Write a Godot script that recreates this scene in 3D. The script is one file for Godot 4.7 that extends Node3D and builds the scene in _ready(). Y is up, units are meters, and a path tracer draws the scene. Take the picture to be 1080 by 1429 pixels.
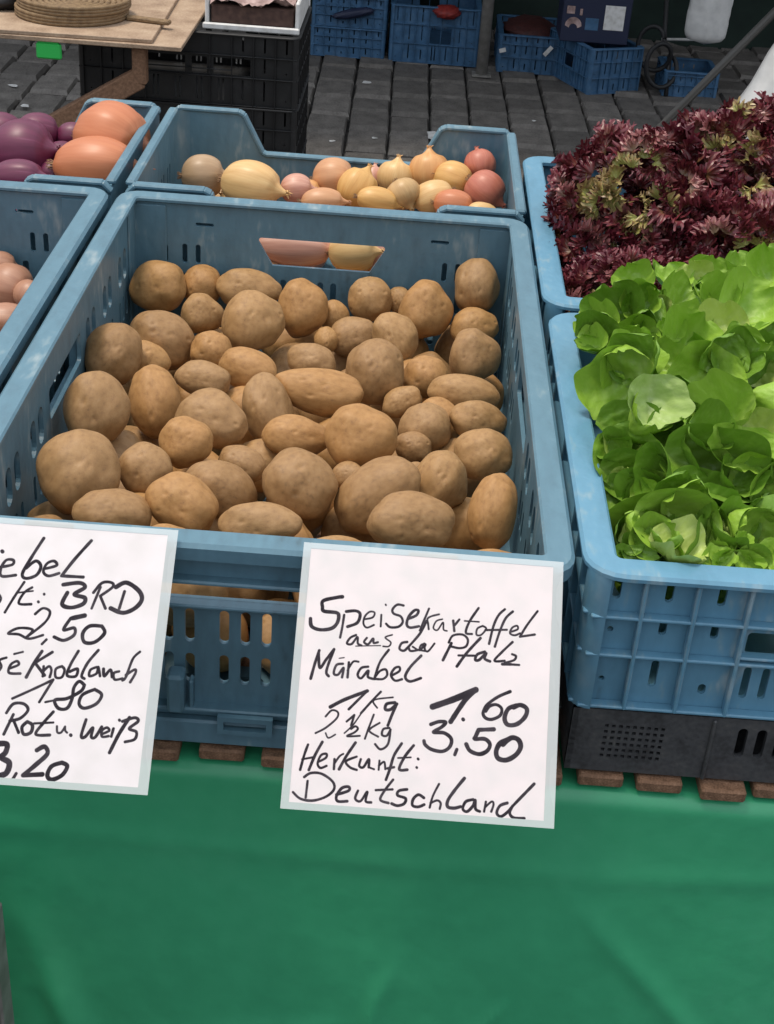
extends Node3D
# A market stall: crates of potatoes, onions and lettuce on a slatted table with a green tarpaulin front.

var M := {}
var counts := {}
var rng := RandomNumberGenerator.new()

# ---------------------------------------------------------------- helpers
class MB:
	var st := SurfaceTool.new()
	func _init(smooth := false):
		st.begin(Mesh.PRIMITIVE_TRIANGLES)
		st.set_smooth_group(0 if smooth else -1)
	func tri(a: Vector3, b: Vector3, c: Vector3):
		st.add_vertex(a); st.add_vertex(b); st.add_vertex(c)
	# a convex face, turned so that it looks along out
	func face(p: Array, out: Vector3):
		var n: Vector3 = (p[1] - p[0]).cross(p[2] - p[0])
		for i in range(1, p.size() - 1):
			if n.dot(out) > 0.0: tri(p[0], p[i + 1], p[i])
			else: tri(p[0], p[i], p[i + 1])
	func done() -> ArrayMesh:
		st.generate_normals()
		return st.commit()
	# chamfered box
	func box(c: Vector3, s: Vector3, b := 0.002, xf := Transform3D.IDENTITY):
		var h := s * 0.5
		b = min(b, min(h.x, min(h.y, h.z)) * 0.9)
		var P := func(sx, sy, sz, ax) -> Vector3:
			var v := Vector3(sx * (h.x - b), sy * (h.y - b), sz * (h.z - b))
			v[ax] = [sx, sy, sz][ax] * h[ax]
			return xf * (c + v)
		var bs := xf.basis
		for ax in 3:
			var u := (ax + 1) % 3
			var w := (ax + 2) % 3
			for s0 in [-1, 1]:
				var q := []
				for k in [[-1, -1], [1, -1], [1, 1], [-1, 1]]:
					var sg := [0, 0, 0]
					sg[ax] = s0; sg[u] = k[0]; sg[w] = k[1]
					q.append(P.call(sg[0], sg[1], sg[2], ax))
				var o := Vector3.ZERO
				o[ax] = s0
				face(q, bs * o)
			# edges along ax
			for s1 in [-1, 1]:
				for s2 in [-1, 1]:
					var q := []
					for e in [[-1, u], [1, u], [1, w], [-1, w]]:
						var sg := [0, 0, 0]
						sg[ax] = e[0]; sg[u] = s1; sg[w] = s2
						q.append(P.call(sg[0], sg[1], sg[2], e[1]))
					var o := Vector3.ZERO
					o[u] = s1; o[w] = s2
					face(q, bs * o)
		for sx in [-1, 1]:
			for sy in [-1, 1]:
				for sz in [-1, 1]:
					face([P.call(sx, sy, sz, 0), P.call(sx, sy, sz, 1), P.call(sx, sy, sz, 2)], bs * Vector3(sx, sy, sz))
	# a plate in the plane x,y of xf, thickness t, with holes [u0, v0, u1, v1, corner radius, bottom chamfer]
	func plate(xf: Transform3D, u0: float, v0: float, u1: float, v1: float, t: float, holes := []):
		var us := [u0, u1]
		var vs := [v0, v1]
		for hl in holes:
			us.append_array([hl[0], hl[2]]); vs.append_array([hl[1], hl[3]])
		us.sort(); vs.sort()
		var h := t * 0.5
		var N := xf.basis.z
		var solid := func(u, v) -> bool:
			for hl in holes:
				if u > hl[0] and u < hl[2] and v > hl[1] and v < hl[3]: return false
			return true
		for j in vs.size() - 1:
			if vs[j + 1] - vs[j] < 1e-6: continue
			var vm: float = (vs[j] + vs[j + 1]) * 0.5
			var start = null
			for i in us.size():
				var ok: bool = i < us.size() - 1 and (us[i + 1] - us[i] < 1e-6 or solid.call((us[i] + us[i + 1]) * 0.5, vm))
				if ok and start == null: start = us[i]
				elif not ok and start != null:
					for s in [-1, 1]:
						face([xf * Vector3(start, vs[j], h * s), xf * Vector3(us[i], vs[j], h * s), xf * Vector3(us[i], vs[j + 1], h * s), xf * Vector3(start, vs[j + 1], h * s)], N * s)
					start = null
		_loop(xf, [Vector2(u0, v0), Vector2(u1, v0), Vector2(u1, v1), Vector2(u0, v1)], h, 1.0)
		for hl in holes:
			var r: float = min(hl[4], min(hl[2] - hl[0], hl[3] - hl[1]) * 0.5)
			var ch: float = hl[5] if hl.size() > 5 else 0.0
			var pts := []
			var cs := [[hl[0], hl[1], 1, 1], [hl[2], hl[1], -1, 1], [hl[2], hl[3], -1, -1], [hl[0], hl[3], 1, -1]]
			for k in 4:
				var c = cs[k]
				var corner := Vector2(c[0], c[1])
				var arc := []
				if ch > 0.0 and k < 2:
					var q0 := Vector2(c[0], hl[3] - r - 0.001)
					var q1 := Vector2(c[0] + c[2] * ch, c[1])
					arc = [q0, q1] if k == 0 else [q1, q0]
				elif r > 0.0:
					var m := Vector2(c[0] + c[2] * r, c[1] + c[3] * r)
					var a0: float = [PI, PI * 1.5, 0.0, PI * 0.5][k]
					for n in 5: arc.append(m + Vector2.from_angle(a0 + PI * 0.125 * n) * r)
				else:
					arc = [corner]
				for n in arc.size() - 1:
					for s in [-1, 1]:
						face([xf * Vector3(corner.x, corner.y, h * s), xf * Vector3(arc[n].x, arc[n].y, h * s), xf * Vector3(arc[n + 1].x, arc[n + 1].y, h * s)], N * s)
				pts.append_array(arc)
			_loop(xf, pts, h, -1.0)
	func _loop(xf: Transform3D, pts: Array, h: float, sgn: float):
		for i in pts.size():
			var a: Vector2 = pts[i]
			var b: Vector2 = pts[(i + 1) % pts.size()]
			if a.distance_to(b) < 1e-6: continue
			var d := (b - a).normalized()
			var o := xf.basis * Vector3(d.y, -d.x, 0) * sgn
			face([xf * Vector3(a.x, a.y, -h), xf * Vector3(b.x, b.y, -h), xf * Vector3(b.x, b.y, h), xf * Vector3(a.x, a.y, h)], o)
	# any outline in x,y of xf pushed to thickness t
	func extrude(xf: Transform3D, pts: PackedVector2Array, t: float):
		var ids := Geometry2D.triangulate_polygon(pts)
		var h := t * 0.5
		for s in [-1, 1]:
			for k in range(0, ids.size(), 3):
				var q := []
				for m in 3: q.append(xf * Vector3(pts[ids[k + m]].x, pts[ids[k + m]].y, h * s))
				face(q, xf.basis.z * s)
		var sg := -1.0 if Geometry2D.is_polygon_clockwise(pts) else 1.0
		_loop(xf, Array(pts), h, sg)
	# profile [outward, y] swept round a rectangle with rounded corners
	func ring(hx: float, hz: float, r: float, prof: Array, segs := 5):
		var path := []
		for k in 4:
			var c := Vector2([hx - r, -hx + r, -hx + r, hx - r][k], [hz - r, hz - r, -hz + r, -hz + r][k])
			for n in segs + 1:
				var a := PI * 0.5 * (k + float(n) / segs)
				path.append([c, Vector2.from_angle(a)])
		var np := prof.size()
		var cy := 0.0
		var co := 0.0
		for p in prof: co += p[0] / np; cy += p[1] / np
		for i in path.size():
			var a = path[i]
			var b = path[(i + 1) % path.size()]
			for k in np:
				var p = prof[k]
				var q = prof[(k + 1) % np]
				var f := func(e, m) -> Vector3:
					var v: Vector2 = e[0] + e[1] * (r + m[0])
					return Vector3(v.x, m[1], v.y)
				var nrm: Vector2 = (a[1] + b[1]).normalized()
				var mo: float = (p[0] + q[0]) * 0.5 - co
				var my: float = (p[1] + q[1]) * 0.5 - cy
				var d := Vector2(q[0] - p[0], q[1] - p[1])
				var on := Vector2(d.y, -d.x)
				if on.dot(Vector2(mo, my)) < 0: on = -on
				face([f.call(a, p), f.call(b, p), f.call(b, q), f.call(a, q)], Vector3(nrm.x * on.x, on.y, nrm.y * on.x))
	# round bar between points
	func tube(pts: Array, r: float, sides := 10, r2 := -1.0, caps := true):
		if r2 < 0: r2 = r
		var rings := []
		for i in pts.size():
			var d: Vector3 = (pts[min(i + 1, pts.size() - 1)] - pts[max(i - 1, 0)]).normalized()
			var x := d.cross(Vector3(0.31, 0.9, 0.17)).normalized()
			var y := d.cross(x)
			var rr := lerpf(r, r2, float(i) / (pts.size() - 1))
			var rg := []
			for k in sides:
				var a := TAU * k / sides
				rg.append(pts[i] + (x * cos(a) + y * sin(a)) * rr)
			rings.append(rg)
		for i in rings.size() - 1:
			for k in sides:
				var k2 := (k + 1) % sides
				var q := [rings[i][k], rings[i][k2], rings[i + 1][k2], rings[i + 1][k]]
				face(q, q[0] + q[2] - pts[i] - pts[i + 1])
		if caps:
			face(rings[0], pts[0] - pts[1])
			face(rings[-1], pts[-1] - pts[-2])

# a smooth sheet of nu x nv cells; fn(u, v) gives [position, colour]
func sheet(nu: int, nv: int, fn: Callable, uv_scale := Vector2.ONE, flip := false) -> ArrayMesh:
	var st := SurfaceTool.new()
	st.begin(Mesh.PRIMITIVE_TRIANGLES)
	st.set_smooth_group(0)
	var grid := []
	for j in nv + 1:
		for i in nu + 1:
			grid.append(fn.call(float(i) / nu, float(j) / nv))
	for j in nv:
		for i in nu:
			var q := [[i, j], [i + 1, j], [i + 1, j + 1], [i, j + 1]]
			var order := [0, 1, 2, 0, 2, 3] if not flip else [0, 2, 1, 0, 3, 2]
			for k in order:
				var e = grid[q[k][1] * (nu + 1) + q[k][0]]
				st.set_uv(Vector2(float(q[k][0]) / nu, float(q[k][1]) / nv) * uv_scale)
				if e[1] != null: st.set_color(e[1])
				st.add_vertex(e[0])
	st.generate_normals()
	st.generate_tangents()
	return st.commit()

func numbered(called: String, parent = null) -> String:
	var key := called if parent == null else str(parent.get_instance_id()) + called
	var n: int = counts.get(key, 0)
	counts[key] = n + 1
	return called if n == 0 else "%s_%03d" % [called, n]

func thing(called: String, label: String, category: String, at := Vector3.ZERO, group := "") -> Node3D:
	var o := Node3D.new()
	o.name = numbered(called)
	add_child(o)
	o.position = at
	tag(o, label, category, group)
	return o

func tag(o: Node, label: String, category: String, group := ""):
	o.set_meta("label", label)
	o.set_meta("category", category)
	if group != "": o.set_meta("group", group)

func part(called: String, mesh, m, parent = null, xf := Transform3D.IDENTITY) -> MeshInstance3D:
	var o := MeshInstance3D.new()
	o.name = numbered(called, parent)
	o.mesh = mesh.done() if mesh is MB else mesh
	o.material_override = m
	o.transform = xf
	(self if parent == null else parent).add_child(o)
	return o

func noise(seed_: int, freq: float, w: int, h: int, type := FastNoiseLite.TYPE_SIMPLEX_SMOOTH, oct := 4) -> PackedByteArray:
	var n := FastNoiseLite.new()
	n.seed = seed_; n.frequency = freq; n.noise_type = type; n.fractal_octaves = oct
	var im := n.get_seamless_image(w, h)
	im.convert(Image.FORMAT_L8)
	return im.get_data()

# a colour texture: weighted noise layers [seed, frequency, weight, octaves] looked up in a ramp of [position, colour]
func tex(size: int, layers: Array, ramp: Array, sy := 0) -> ImageTexture:
	if sy == 0: sy = size
	var g := Gradient.new()
	g.offsets = PackedFloat32Array(ramp.map(func(r): return r[0]))
	g.colors = PackedColorArray(ramp.map(func(r): return r[1].linear_to_srgb()))
	var lut := PackedByteArray()
	for i in 256:
		var c := g.sample(i / 255.0)
		lut.append(clampi(int(c.r * 255), 0, 255)); lut.append(clampi(int(c.g * 255), 0, 255)); lut.append(clampi(int(c.b * 255), 0, 255))
	var ls := []
	var ws := []
	for l in layers:
		ls.append(noise(l[0], l[1], size, sy, FastNoiseLite.TYPE_SIMPLEX_SMOOTH, l[3] if l.size() > 3 else 4)); ws.append(l[2])
	var out := PackedByteArray()
	out.resize(size * sy * 3)
	var a: PackedByteArray = ls[0]
	var b: PackedByteArray = ls[ls.size() - 1]
	var wa: float = ws[0]
	var wb: float = ws[ws.size() - 1] if ls.size() > 1 else 0.0
	for i in size * sy:
		var k := clampi(int(a[i] * wa + b[i] * wb), 0, 255) * 3
		out[i * 3] = lut[k]; out[i * 3 + 1] = lut[k + 1]; out[i * 3 + 2] = lut[k + 2]
	var im := Image.create_from_data(size, sy, false, Image.FORMAT_RGB8, out)
	im.generate_mipmaps()
	return ImageTexture.create_from_image(im)

func bump(size: int, seed_: int, freq: float, strength: float, oct := 4) -> ImageTexture:
	var im := Image.create_from_data(size, size, false, Image.FORMAT_L8, noise(seed_, freq, size, size, FastNoiseLite.TYPE_SIMPLEX_SMOOTH, oct))
	im.convert(Image.FORMAT_RGBA8)
	im.bump_map_to_normal_map(strength)
	im.generate_mipmaps()
	return ImageTexture.create_from_image(im)

func mat(t, rough: float, scale := 1.0, nrm = null, nscale := 0.5, tri := true) -> StandardMaterial3D:
	var m := StandardMaterial3D.new()
	if t is Color: m.albedo_color = t.linear_to_srgb()
	else: m.albedo_texture = t
	m.roughness = rough
	if tri:
		m.uv1_triplanar = true
		m.uv1_scale = Vector3.ONE * scale
	if nrm != null:
		m.normal_enabled = true
		m.normal_texture = nrm
		m.normal_scale = nscale
	return m

func lin(r, g, b) -> Color: return Color(r, g, b)

func make_materials():
	var fine := bump(512, 3, 0.05, 6.0)
	M.fine = fine
	# scuffed crate plastic
	M.blue = mat(tex(512, [[1, 0.010, 0.6, 5], [2, 0.07, 0.4, 4]], [[0.0, lin(0.05, 0.085, 0.10)], [0.2, lin(0.085, 0.165, 0.215)], [0.45, lin(0.098, 0.195, 0.255)], [0.62, lin(0.106, 0.208, 0.27)], [0.69, lin(0.15, 0.245, 0.295)], [0.8, lin(0.22, 0.30, 0.335)], [1.0, lin(0.40, 0.44, 0.45)]], 160), 0.4, 3.0, fine, 0.08)
	M.blue_light = mat(tex(512, [[5, 0.010, 0.6, 5], [6, 0.07, 0.4, 4]], [[0.0, lin(0.07, 0.14, 0.19)], [0.2, lin(0.10, 0.235, 0.335)], [0.45, lin(0.112, 0.265, 0.38)], [0.63, lin(0.12, 0.28, 0.40)], [0.71, lin(0.155, 0.295, 0.385)], [0.82, lin(0.26, 0.37, 0.43)], [1.0, lin(0.44, 0.5, 0.52)]], 160), 0.38, 3.0, fine, 0.08)
	M.blue_deep = mat(tex(256, [[8, 0.02, 0.7, 4], [9, 0.09, 0.3, 3]], [[0.0, lin(0.035, 0.08, 0.14)], [0.5, lin(0.045, 0.125, 0.24)], [1.0, lin(0.10, 0.18, 0.29)]]), 0.45, 3.0)
	M.black_plastic = mat(tex(512, [[11, 0.015, 0.55, 5], [12, 0.1, 0.45, 3]], [[0.0, lin(0.025, 0.025, 0.026)], [0.5, lin(0.058, 0.06, 0.064)], [0.75, lin(0.075, 0.075, 0.076)], [1.0, lin(0.16, 0.15, 0.14)]]), 0.5, 4.0, fine, 0.15)
	M.black_crate = mat(tex(256, [[211, 0.015, 0.7, 4], [212, 0.1, 0.3, 3]], [[0.0, lin(0.004, 0.004, 0.0045)], [0.6, lin(0.009, 0.009, 0.010)], [1.0, lin(0.03, 0.03, 0.03)]]), 0.55, 4.0)
	# wood
	var wr := [[0.0, lin(0.06, 0.03, 0.016)], [0.4, lin(0.17, 0.09, 0.05)], [0.6, lin(0.24, 0.13, 0.075)], [1.0, lin(0.36, 0.23, 0.15)]]
	M.slat = mat(tex(512, [[14, 0.02, 0.5, 5], [15, 0.12, 0.5, 3]], wr), 0.8, 9.0, fine, 0.4)
	M.ply = mat(tex(512, [[16, 0.008, 0.6, 4], [17, 0.1, 0.4, 4]], [[0.0, lin(0.2, 0.13, 0.08)], [0.45, lin(0.36, 0.25, 0.17)], [0.7, lin(0.44, 0.32, 0.22)], [1.0, lin(0.52, 0.42, 0.33)]]), 0.7, 2.5, fine, 0.25)
	M.grey_wood = mat(tex(256, [[18, 0.02, 0.5, 4], [19, 0.12, 0.5, 3]], [[0.0, lin(0.08, 0.07, 0.06)], [0.5, lin(0.2, 0.17, 0.14)], [1.0, lin(0.34, 0.3, 0.26)]]), 0.8, 6.0, fine, 0.4)
	M.wicker = mat(tex(256, [[20, 0.03, 0.5, 4], [21, 0.15, 0.5, 3]], [[0.0, lin(0.06, 0.035, 0.02)], [0.5, lin(0.22, 0.14, 0.07)], [1.0, lin(0.4, 0.29, 0.16)]]), 0.75, 8.0)
	# tarpaulin
	M.tarp = mat(tex(512, [[23, 0.006, 0.6, 4], [24, 0.06, 0.4, 4]], [[0.0, lin(0.034, 0.285, 0.135)], [0.5, lin(0.042, 0.325, 0.155)], [0.8, lin(0.05, 0.34, 0.168)], [1.0, lin(0.07, 0.37, 0.2)]]), 0.31, 1.4, fine, 0.05)
	# potatoes: dusty skin with darker freckles
	M.potato = []
	for k in 5:
		var s: Color = [lin(0.86, 0.87, 0.92), lin(0.74, 0.74, 0.80), lin(0.93, 0.90, 0.86), lin(0.80, 0.82, 0.92), lin(0.90, 0.84, 0.78)][k]
		var t := tex(512, [[30 + k, 0.014, 0.5, 4], [40 + k, 0.16, 0.5, 3]], [[0.0, lin(0.07, 0.035, 0.015) * s], [0.2, lin(0.15, 0.078, 0.03) * s], [0.31, lin(0.34, 0.18, 0.064) * s], [0.5, lin(0.43, 0.235, 0.082) * s], [0.68, lin(0.48, 0.275, 0.105) * s], [0.8, lin(0.52, 0.33, 0.16) * s], [1.0, lin(0.60, 0.43, 0.25) * s]])
		var m := mat(t, 0.6, 0.55, bump(512, 50 + k, 0.2, 4.0), 0.35)
		M.potato.append(m)
	M.soil = mat(lin(0.05, 0.028, 0.014), 0.9)
	# onions: streaks that run from root to neck
	var on := {
		"peach": [lin(0.44, 0.185, 0.08), lin(0.62, 0.34, 0.17)], "yellow": [lin(0.50, 0.235, 0.055), lin(0.70, 0.42, 0.14)],
		"pink": [lin(0.42, 0.16, 0.11), lin(0.66, 0.38, 0.28)], "pale": [lin(0.54, 0.28, 0.09), lin(0.72, 0.48, 0.21)],
		"gold": [lin(0.48, 0.2, 0.06), lin(0.68, 0.37, 0.14)], "brown": [lin(0.40, 0.22, 0.08), lin(0.58, 0.38, 0.17)],
		"red": [lin(0.36, 0.08, 0.05), lin(0.52, 0.18, 0.11)], "orange": [lin(0.44, 0.125, 0.045), lin(0.58, 0.215, 0.095)],
		"tan": [lin(0.3, 0.18, 0.09), lin(0.46, 0.31, 0.18)], "purple": [lin(0.07, 0.006, 0.028), lin(0.16, 0.02, 0.066)],
		"pinkskin": [lin(0.32, 0.14, 0.085), lin(0.5, 0.27, 0.17)]}
	var k := 60
	for key in on:
		var c = on[key]
		var d: Color = c[0] * 0.8
		d.a = 1.0
		M["onion_" + key] = onion_mat(tex(256, [[k, 0.03, 0.6, 3], [k + 1, 0.12, 0.4, 3]], [[0.0, d], [0.2, c[0].lerp(c[1], 0.35)], [0.5, c[0].lerp(c[1], 0.58)], [0.78, c[0].lerp(c[1], 0.85)], [1.0, c[1].lerp(Color.WHITE, 0.08)]]))
		k += 2
	M.root = mat(tex(128, [[90, 0.1, 1.0, 3]], [[0.0, lin(0.14, 0.07, 0.035)], [1.0, lin(0.46, 0.30, 0.17)]]), 0.9, 20.0)
	# leaves carry their own colours
	M.leaf = StandardMaterial3D.new()
	M.leaf.vertex_color_use_as_albedo = true
	M.leaf.roughness = 0.48
	M.leaf.cull_mode = BaseMaterial3D.CULL_DISABLED
	M.leaf.backlight_enabled = true
	M.leaf.backlight = Color(0.24, 0.32, 0.06)
	M.leaf.normal_enabled = true
	M.leaf.normal_texture = bump(512, 97, 0.025, 8.0, 3)
	M.leaf.normal_scale = 0.22
	M.frill = StandardMaterial3D.new()
	M.frill.vertex_color_use_as_albedo = true
	M.frill.roughness = 0.36
	M.frill.cull_mode = BaseMaterial3D.CULL_DISABLED
	M.frill.backlight_enabled = true
	M.frill.backlight = Color(0.2, 0.05, 0.06)
	# street
	M.paver = []
	for i in 4:
		var s: float = [1.2, 0.92, 1.4, 1.05][i]
		M.paver.append(mat(tex(256, [[110 + i, 0.02, 0.5, 4], [120 + i, 0.14, 0.5, 4]], [[0.0, lin(0.05, 0.046, 0.042) * s], [0.5, lin(0.12, 0.108, 0.097) * s], [0.8, lin(0.15, 0.137, 0.125) * s], [1.0, lin(0.24, 0.225, 0.21) * s]]), 0.75, 3.0, fine, 0.5))
	M.joint = mat(tex(256, [[130, 0.05, 1.0, 4]], [[0.0, lin(0.012, 0.011, 0.01)], [1.0, lin(0.04, 0.036, 0.032)]]), 0.95, 2.0)
	M.dark_cloth = mat(tex(256, [[133, 0.02, 1.0, 4]], [[0.0, lin(0.006, 0.016, 0.012)], [1.0, lin(0.013, 0.03, 0.022)]]), 0.85, 1.5)
	M.canvas = mat(tex(256, [[134, 0.02, 1.0, 4]], [[0.0, lin(0.015, 0.06, 0.035)], [1.0, lin(0.025, 0.085, 0.05)]]), 0.8, 1.0)
	M.steel = mat(tex(256, [[135, 0.03, 1.0, 4]], [[0.0, lin(0.12, 0.11, 0.1)], [1.0, lin(0.3, 0.29, 0.27)]]), 0.5, 4.0)
	M.dark_steel = mat(lin(0.07, 0.066, 0.06), 0.5)
	M.white = mat(tex(256, [[136, 0.03, 1.0, 4]], [[0.0, lin(0.5, 0.48, 0.45)], [0.5, lin(0.68, 0.67, 0.65)], [1.0, lin(0.78, 0.77, 0.76)]]), 0.6, 4.0)
	M.white_film = mat(tex(256, [[137, 0.02, 1.0, 4]], [[0.0, lin(0.55, 0.55, 0.54)], [1.0, lin(0.78, 0.77, 0.75)]]), 0.35, 4.0)
	M.pink_paper = mat(tex(256, [[138, 0.02, 1.0, 4]], [[0.0, lin(0.16, 0.1, 0.09)], [0.6, lin(0.4, 0.28, 0.26)], [1.0, lin(0.6, 0.45, 0.42)]]), 0.8, 5.0)
	M.brown_card = mat(tex(128, [[141, 0.05, 1.0, 4]], [[0.0, lin(0.05, 0.025, 0.02)], [1.0, lin(0.11, 0.06, 0.045)]]), 0.8, 6.0)
	M.lime = mat(lin(0.03, 0.5, 0.09), 0.5)
	M.rubber = mat(lin(0.012, 0.012, 0.013), 0.6)
	M.red_stuff = mat(tex(128, [[139, 0.06, 1.0, 4]], [[0.0, lin(0.12, 0.01, 0.01)], [1.0, lin(0.4, 0.04, 0.03)]]), 0.6, 8.0)
	M.dark_red = mat(tex(128, [[140, 0.06, 1.0, 4]], [[0.0, lin(0.03, 0.008, 0.008)], [1.0, lin(0.1, 0.025, 0.02)]]), 0.7, 8.0)
	M.navy = mat(lin(0.012, 0.018, 0.05), 0.6)
	var film := StandardMaterial3D.new()
	film.transparency = BaseMaterial3D.TRANSPARENCY_ALPHA
	film.albedo_color = Color(0.86, 0.89, 0.9, 0.015)
	film.metallic_specular = 0.1
	film.roughness = 0.2
	film.cull_mode = BaseMaterial3D.CULL_DISABLED
	M.film = film
	var edge := film.duplicate()
	edge.albedo_color = Color(0.90, 0.92, 0.92, 0.55)
	edge.roughness = 0.25
	M.film_edge = edge

func onion_mat(t: ImageTexture) -> StandardMaterial3D:
	var m := mat(t, 0.48, 1.0, null, 0.5, false)
	m.uv1_scale = Vector3(2.0, 0.12, 1.0)
	m.clearcoat_enabled = true
	m.clearcoat = 0.12
	m.clearcoat_roughness = 0.3
	return m

# ---------------------------------------------------------------- crates
func slots(u0: float, n: int, pitch: float, w: float, v0: float, v1: float) -> Array:
	var a := []
	for i in n: a.append([u0 + i * pitch - w * 0.5, v0, u0 + i * pitch + w * 0.5, v1, w * 0.5])
	return a

# wall frames: x along the wall, y up, z out of the crate
func wall_xf(side: int, hx: float, hz: float, inset: float) -> Transform3D:
	match side:
		0: return Transform3D(Basis.IDENTITY, Vector3(0, 0, hz - inset))
		1: return Transform3D(Basis(Vector3.UP, PI), Vector3(0, 0, -hz + inset))
		2: return Transform3D(Basis(Vector3.UP, PI * 0.5), Vector3(hx - inset, 0, 0))
	return Transform3D(Basis(Vector3.UP, -PI * 0.5), Vector3(-hx + inset, 0, 0))

# deep crate with hand holes in its short ends and slotted walls
func deep_crate(label: String, x0: float, x1: float, z0: float, z1: float, y0: float, y1: float, m, mrim) -> Node3D:
	var c := thing("deep_crate", label, "crate", Vector3((x0 + x1) * 0.5, y0, (z0 + z1) * 0.5), "blue plastic crates on the stall")
	var hx := (x1 - x0) * 0.5
	var hz := (z1 - z0) * 0.5
	var h := y1 - y0
	var ins := 0.013
	# end walls
	for side in 2:
		var holes := []
		if side == 1:
			holes.append([-0.062, h - 0.062, 0.062, h - 0.034, 0.003, 0.014])
			for gx in [-0.128, 0.128]:
				holes += slots(gx - 0.0065, 2, 0.013, 0.005, h - 0.066, h - 0.046)
			holes += slots(-0.1655, 2, 0.012, 0.005, h - 0.066, h - 0.048)
			holes += slots(0.1535, 2, 0.012, 0.005, h - 0.066, h - 0.048)
			for gx in [-0.15, -0.1, 0.0, 0.05, 0.1, 0.15, -0.05]:
				holes += slots(gx - 0.013, 3, 0.013, 0.006, h - 0.1, h - 0.076)
				holes += slots(gx - 0.013, 3, 0.013, 0.006, h - 0.135, h - 0.11)
			for gx in [-0.115, 0.115]: holes.append([gx - 0.009, h - 0.027, gx + 0.009, h - 0.0235, 0.0017])
		else:
			holes.append([-0.155, h - 0.047, 0.155, h - 0.032, 0.004])
			for gx in [-0.15, -0.101, -0.052, -0.003, 0.046, 0.095, 0.144]:
				holes += slots(gx - 0.0135, 3, 0.0135, 0.0062, h - 0.081, h - 0.055)
				holes += slots(gx - 0.0135, 3, 0.0135, 0.0062, h - 0.113, h - 0.090)
		var w := MB.new()
		w.plate(wall_xf(side, hx, hz, ins), -hx + 0.012, 0.006, hx - 0.012, h - 0.006, 0.0035, holes)
		var wl := part("end_wall", w, m, c)
		var lg := MB.new()
		var xf := wall_xf(side, hx, hz, ins - 0.005)
		if side == 0:
			lg.box(Vector3(0, h - 0.0305, 0), Vector3(0.35, 0.003, 0.009), 0.001, xf)
			lg.box(Vector3(0, h - 0.0485, 0), Vector3(0.35, 0.003, 0.009), 0.001, xf)
		lg.box(Vector3(0, 0.029, 0), Vector3(2 * hx - 0.03, 0.003, 0.010), 0.001, xf)
		part("ledge", lg, m, wl)
		if side == 0:
			for gx in [-0.046, 0.1]:
				var tb := MB.new()
				tb.box(Vector3(gx, 0.046, 0.0055), Vector3(0.011, 0.030, 0.014), 0.002, xf)
				tb.box(Vector3(gx + 0.009, 0.040, 0.0), Vector3(0.003, 0.024, 0.008), 0.001, xf)
				part("stacking_tab", tb, m, wl)
			for gx in [0.004, 0.062]:
				var fr := MB.new()
				fr.plate(xf * Transform3D(Basis.IDENTITY, Vector3(gx - 0.005, 0.022, 0.008)), -0.018, -0.007, 0.018, 0.007, 0.004, [[-0.014, -0.0035, 0.014, 0.0035, 0.001]])
				part("label_frame", fr, m, wl)
	# side walls
	for side in [2, 3]:
		var holes := []
		for gz in [-0.235, -0.165, -0.095, 0.095, 0.165, 0.235]:
			holes += slots(gz - 0.0115, 2, 0.023, 0.015, h - 0.066, h - 0.036)
			holes += slots(gz - 0.0165, 3, 0.0165, 0.007, h - 0.105, h - 0.08)
		holes.append([-0.055, h - 0.062, 0.055, h - 0.036, 0.004])
		var w := MB.new()
		w.plate(wall_xf(side, hx, hz, ins), -hz + 0.012, 0.006, hz - 0.012, h - 0.006, 0.0035, holes)
		var wl := part("side_wall", w, m, c)
		for gz in [-0.27, -0.2, -0.13, -0.06, 0.06, 0.13, 0.2, 0.27]:
			var r := MB.new()
			r.box(Vector3(gz, h * 0.5, 0), Vector3(0.003, h - 0.024, 0.008), 0.001, wall_xf(side, hx, hz, ins - 0.006))
			part("rib", r, m, wl)
		var lg := MB.new()
		lg.box(Vector3(0, h - 0.0715, 0), Vector3(2 * hz - 0.04, 0.003, 0.008), 0.001, wall_xf(side, hx, hz, ins - 0.006))
		part("ledge", lg, m, wl)
	# corners, rim, foot and floor
	for sx in [-1, 1]:
		for sz in [-1, 1]:
			var p := MB.new()
			p.box(Vector3(sx * (hx - 0.030), h * 0.5 - 0.002, sz * (hz - ins - 0.0025)), Vector3(0.034, h - 0.012, 0.0025), 0.001)
			p.box(Vector3(sx * (hx - ins - 0.0025), h * 0.5 - 0.002, sz * (hz - 0.030)), Vector3(0.0025, h - 0.012, 0.034), 0.001)
			part("corner_post", p, m, c)
	var rm := MB.new()
	rm.ring(hx, hz, 0.022, [[-0.019, h - 0.0015], [-0.0175, h], [-0.0025, h], [0, h - 0.0025], [-0.0005, h - 0.0115], [-0.003, h - 0.0115], [-0.0035, h - 0.004], [-0.019, h - 0.004]])
	part("rim", rm, mrim, c)
	var ft := MB.new()
	ft.ring(hx - 0.004, hz - 0.004, 0.010, [[-0.006, 0.0], [-0.0015, 0.0], [0, 0.0015], [0, 0.018], [-0.0015, 0.0195], [-0.006, 0.0195]])
	part("foot_rail", ft, m, c)
	var fl := MB.new()
	var fh := []
	for i in 9:
		for j in 13: fh.append([-0.16 + i * 0.036, -0.27 + j * 0.042, -0.14 + i * 0.036, -0.24 + j * 0.042, 0.004])
	fl.plate(Transform3D(Basis(Vector3.RIGHT, -PI * 0.5), Vector3(0, 0.004, 0)), -hx + 0.012, -hz + 0.012, hx - 0.012, hz - 0.012, 0.004, fh)
	part("base", fl, m, c)
	return c

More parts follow.
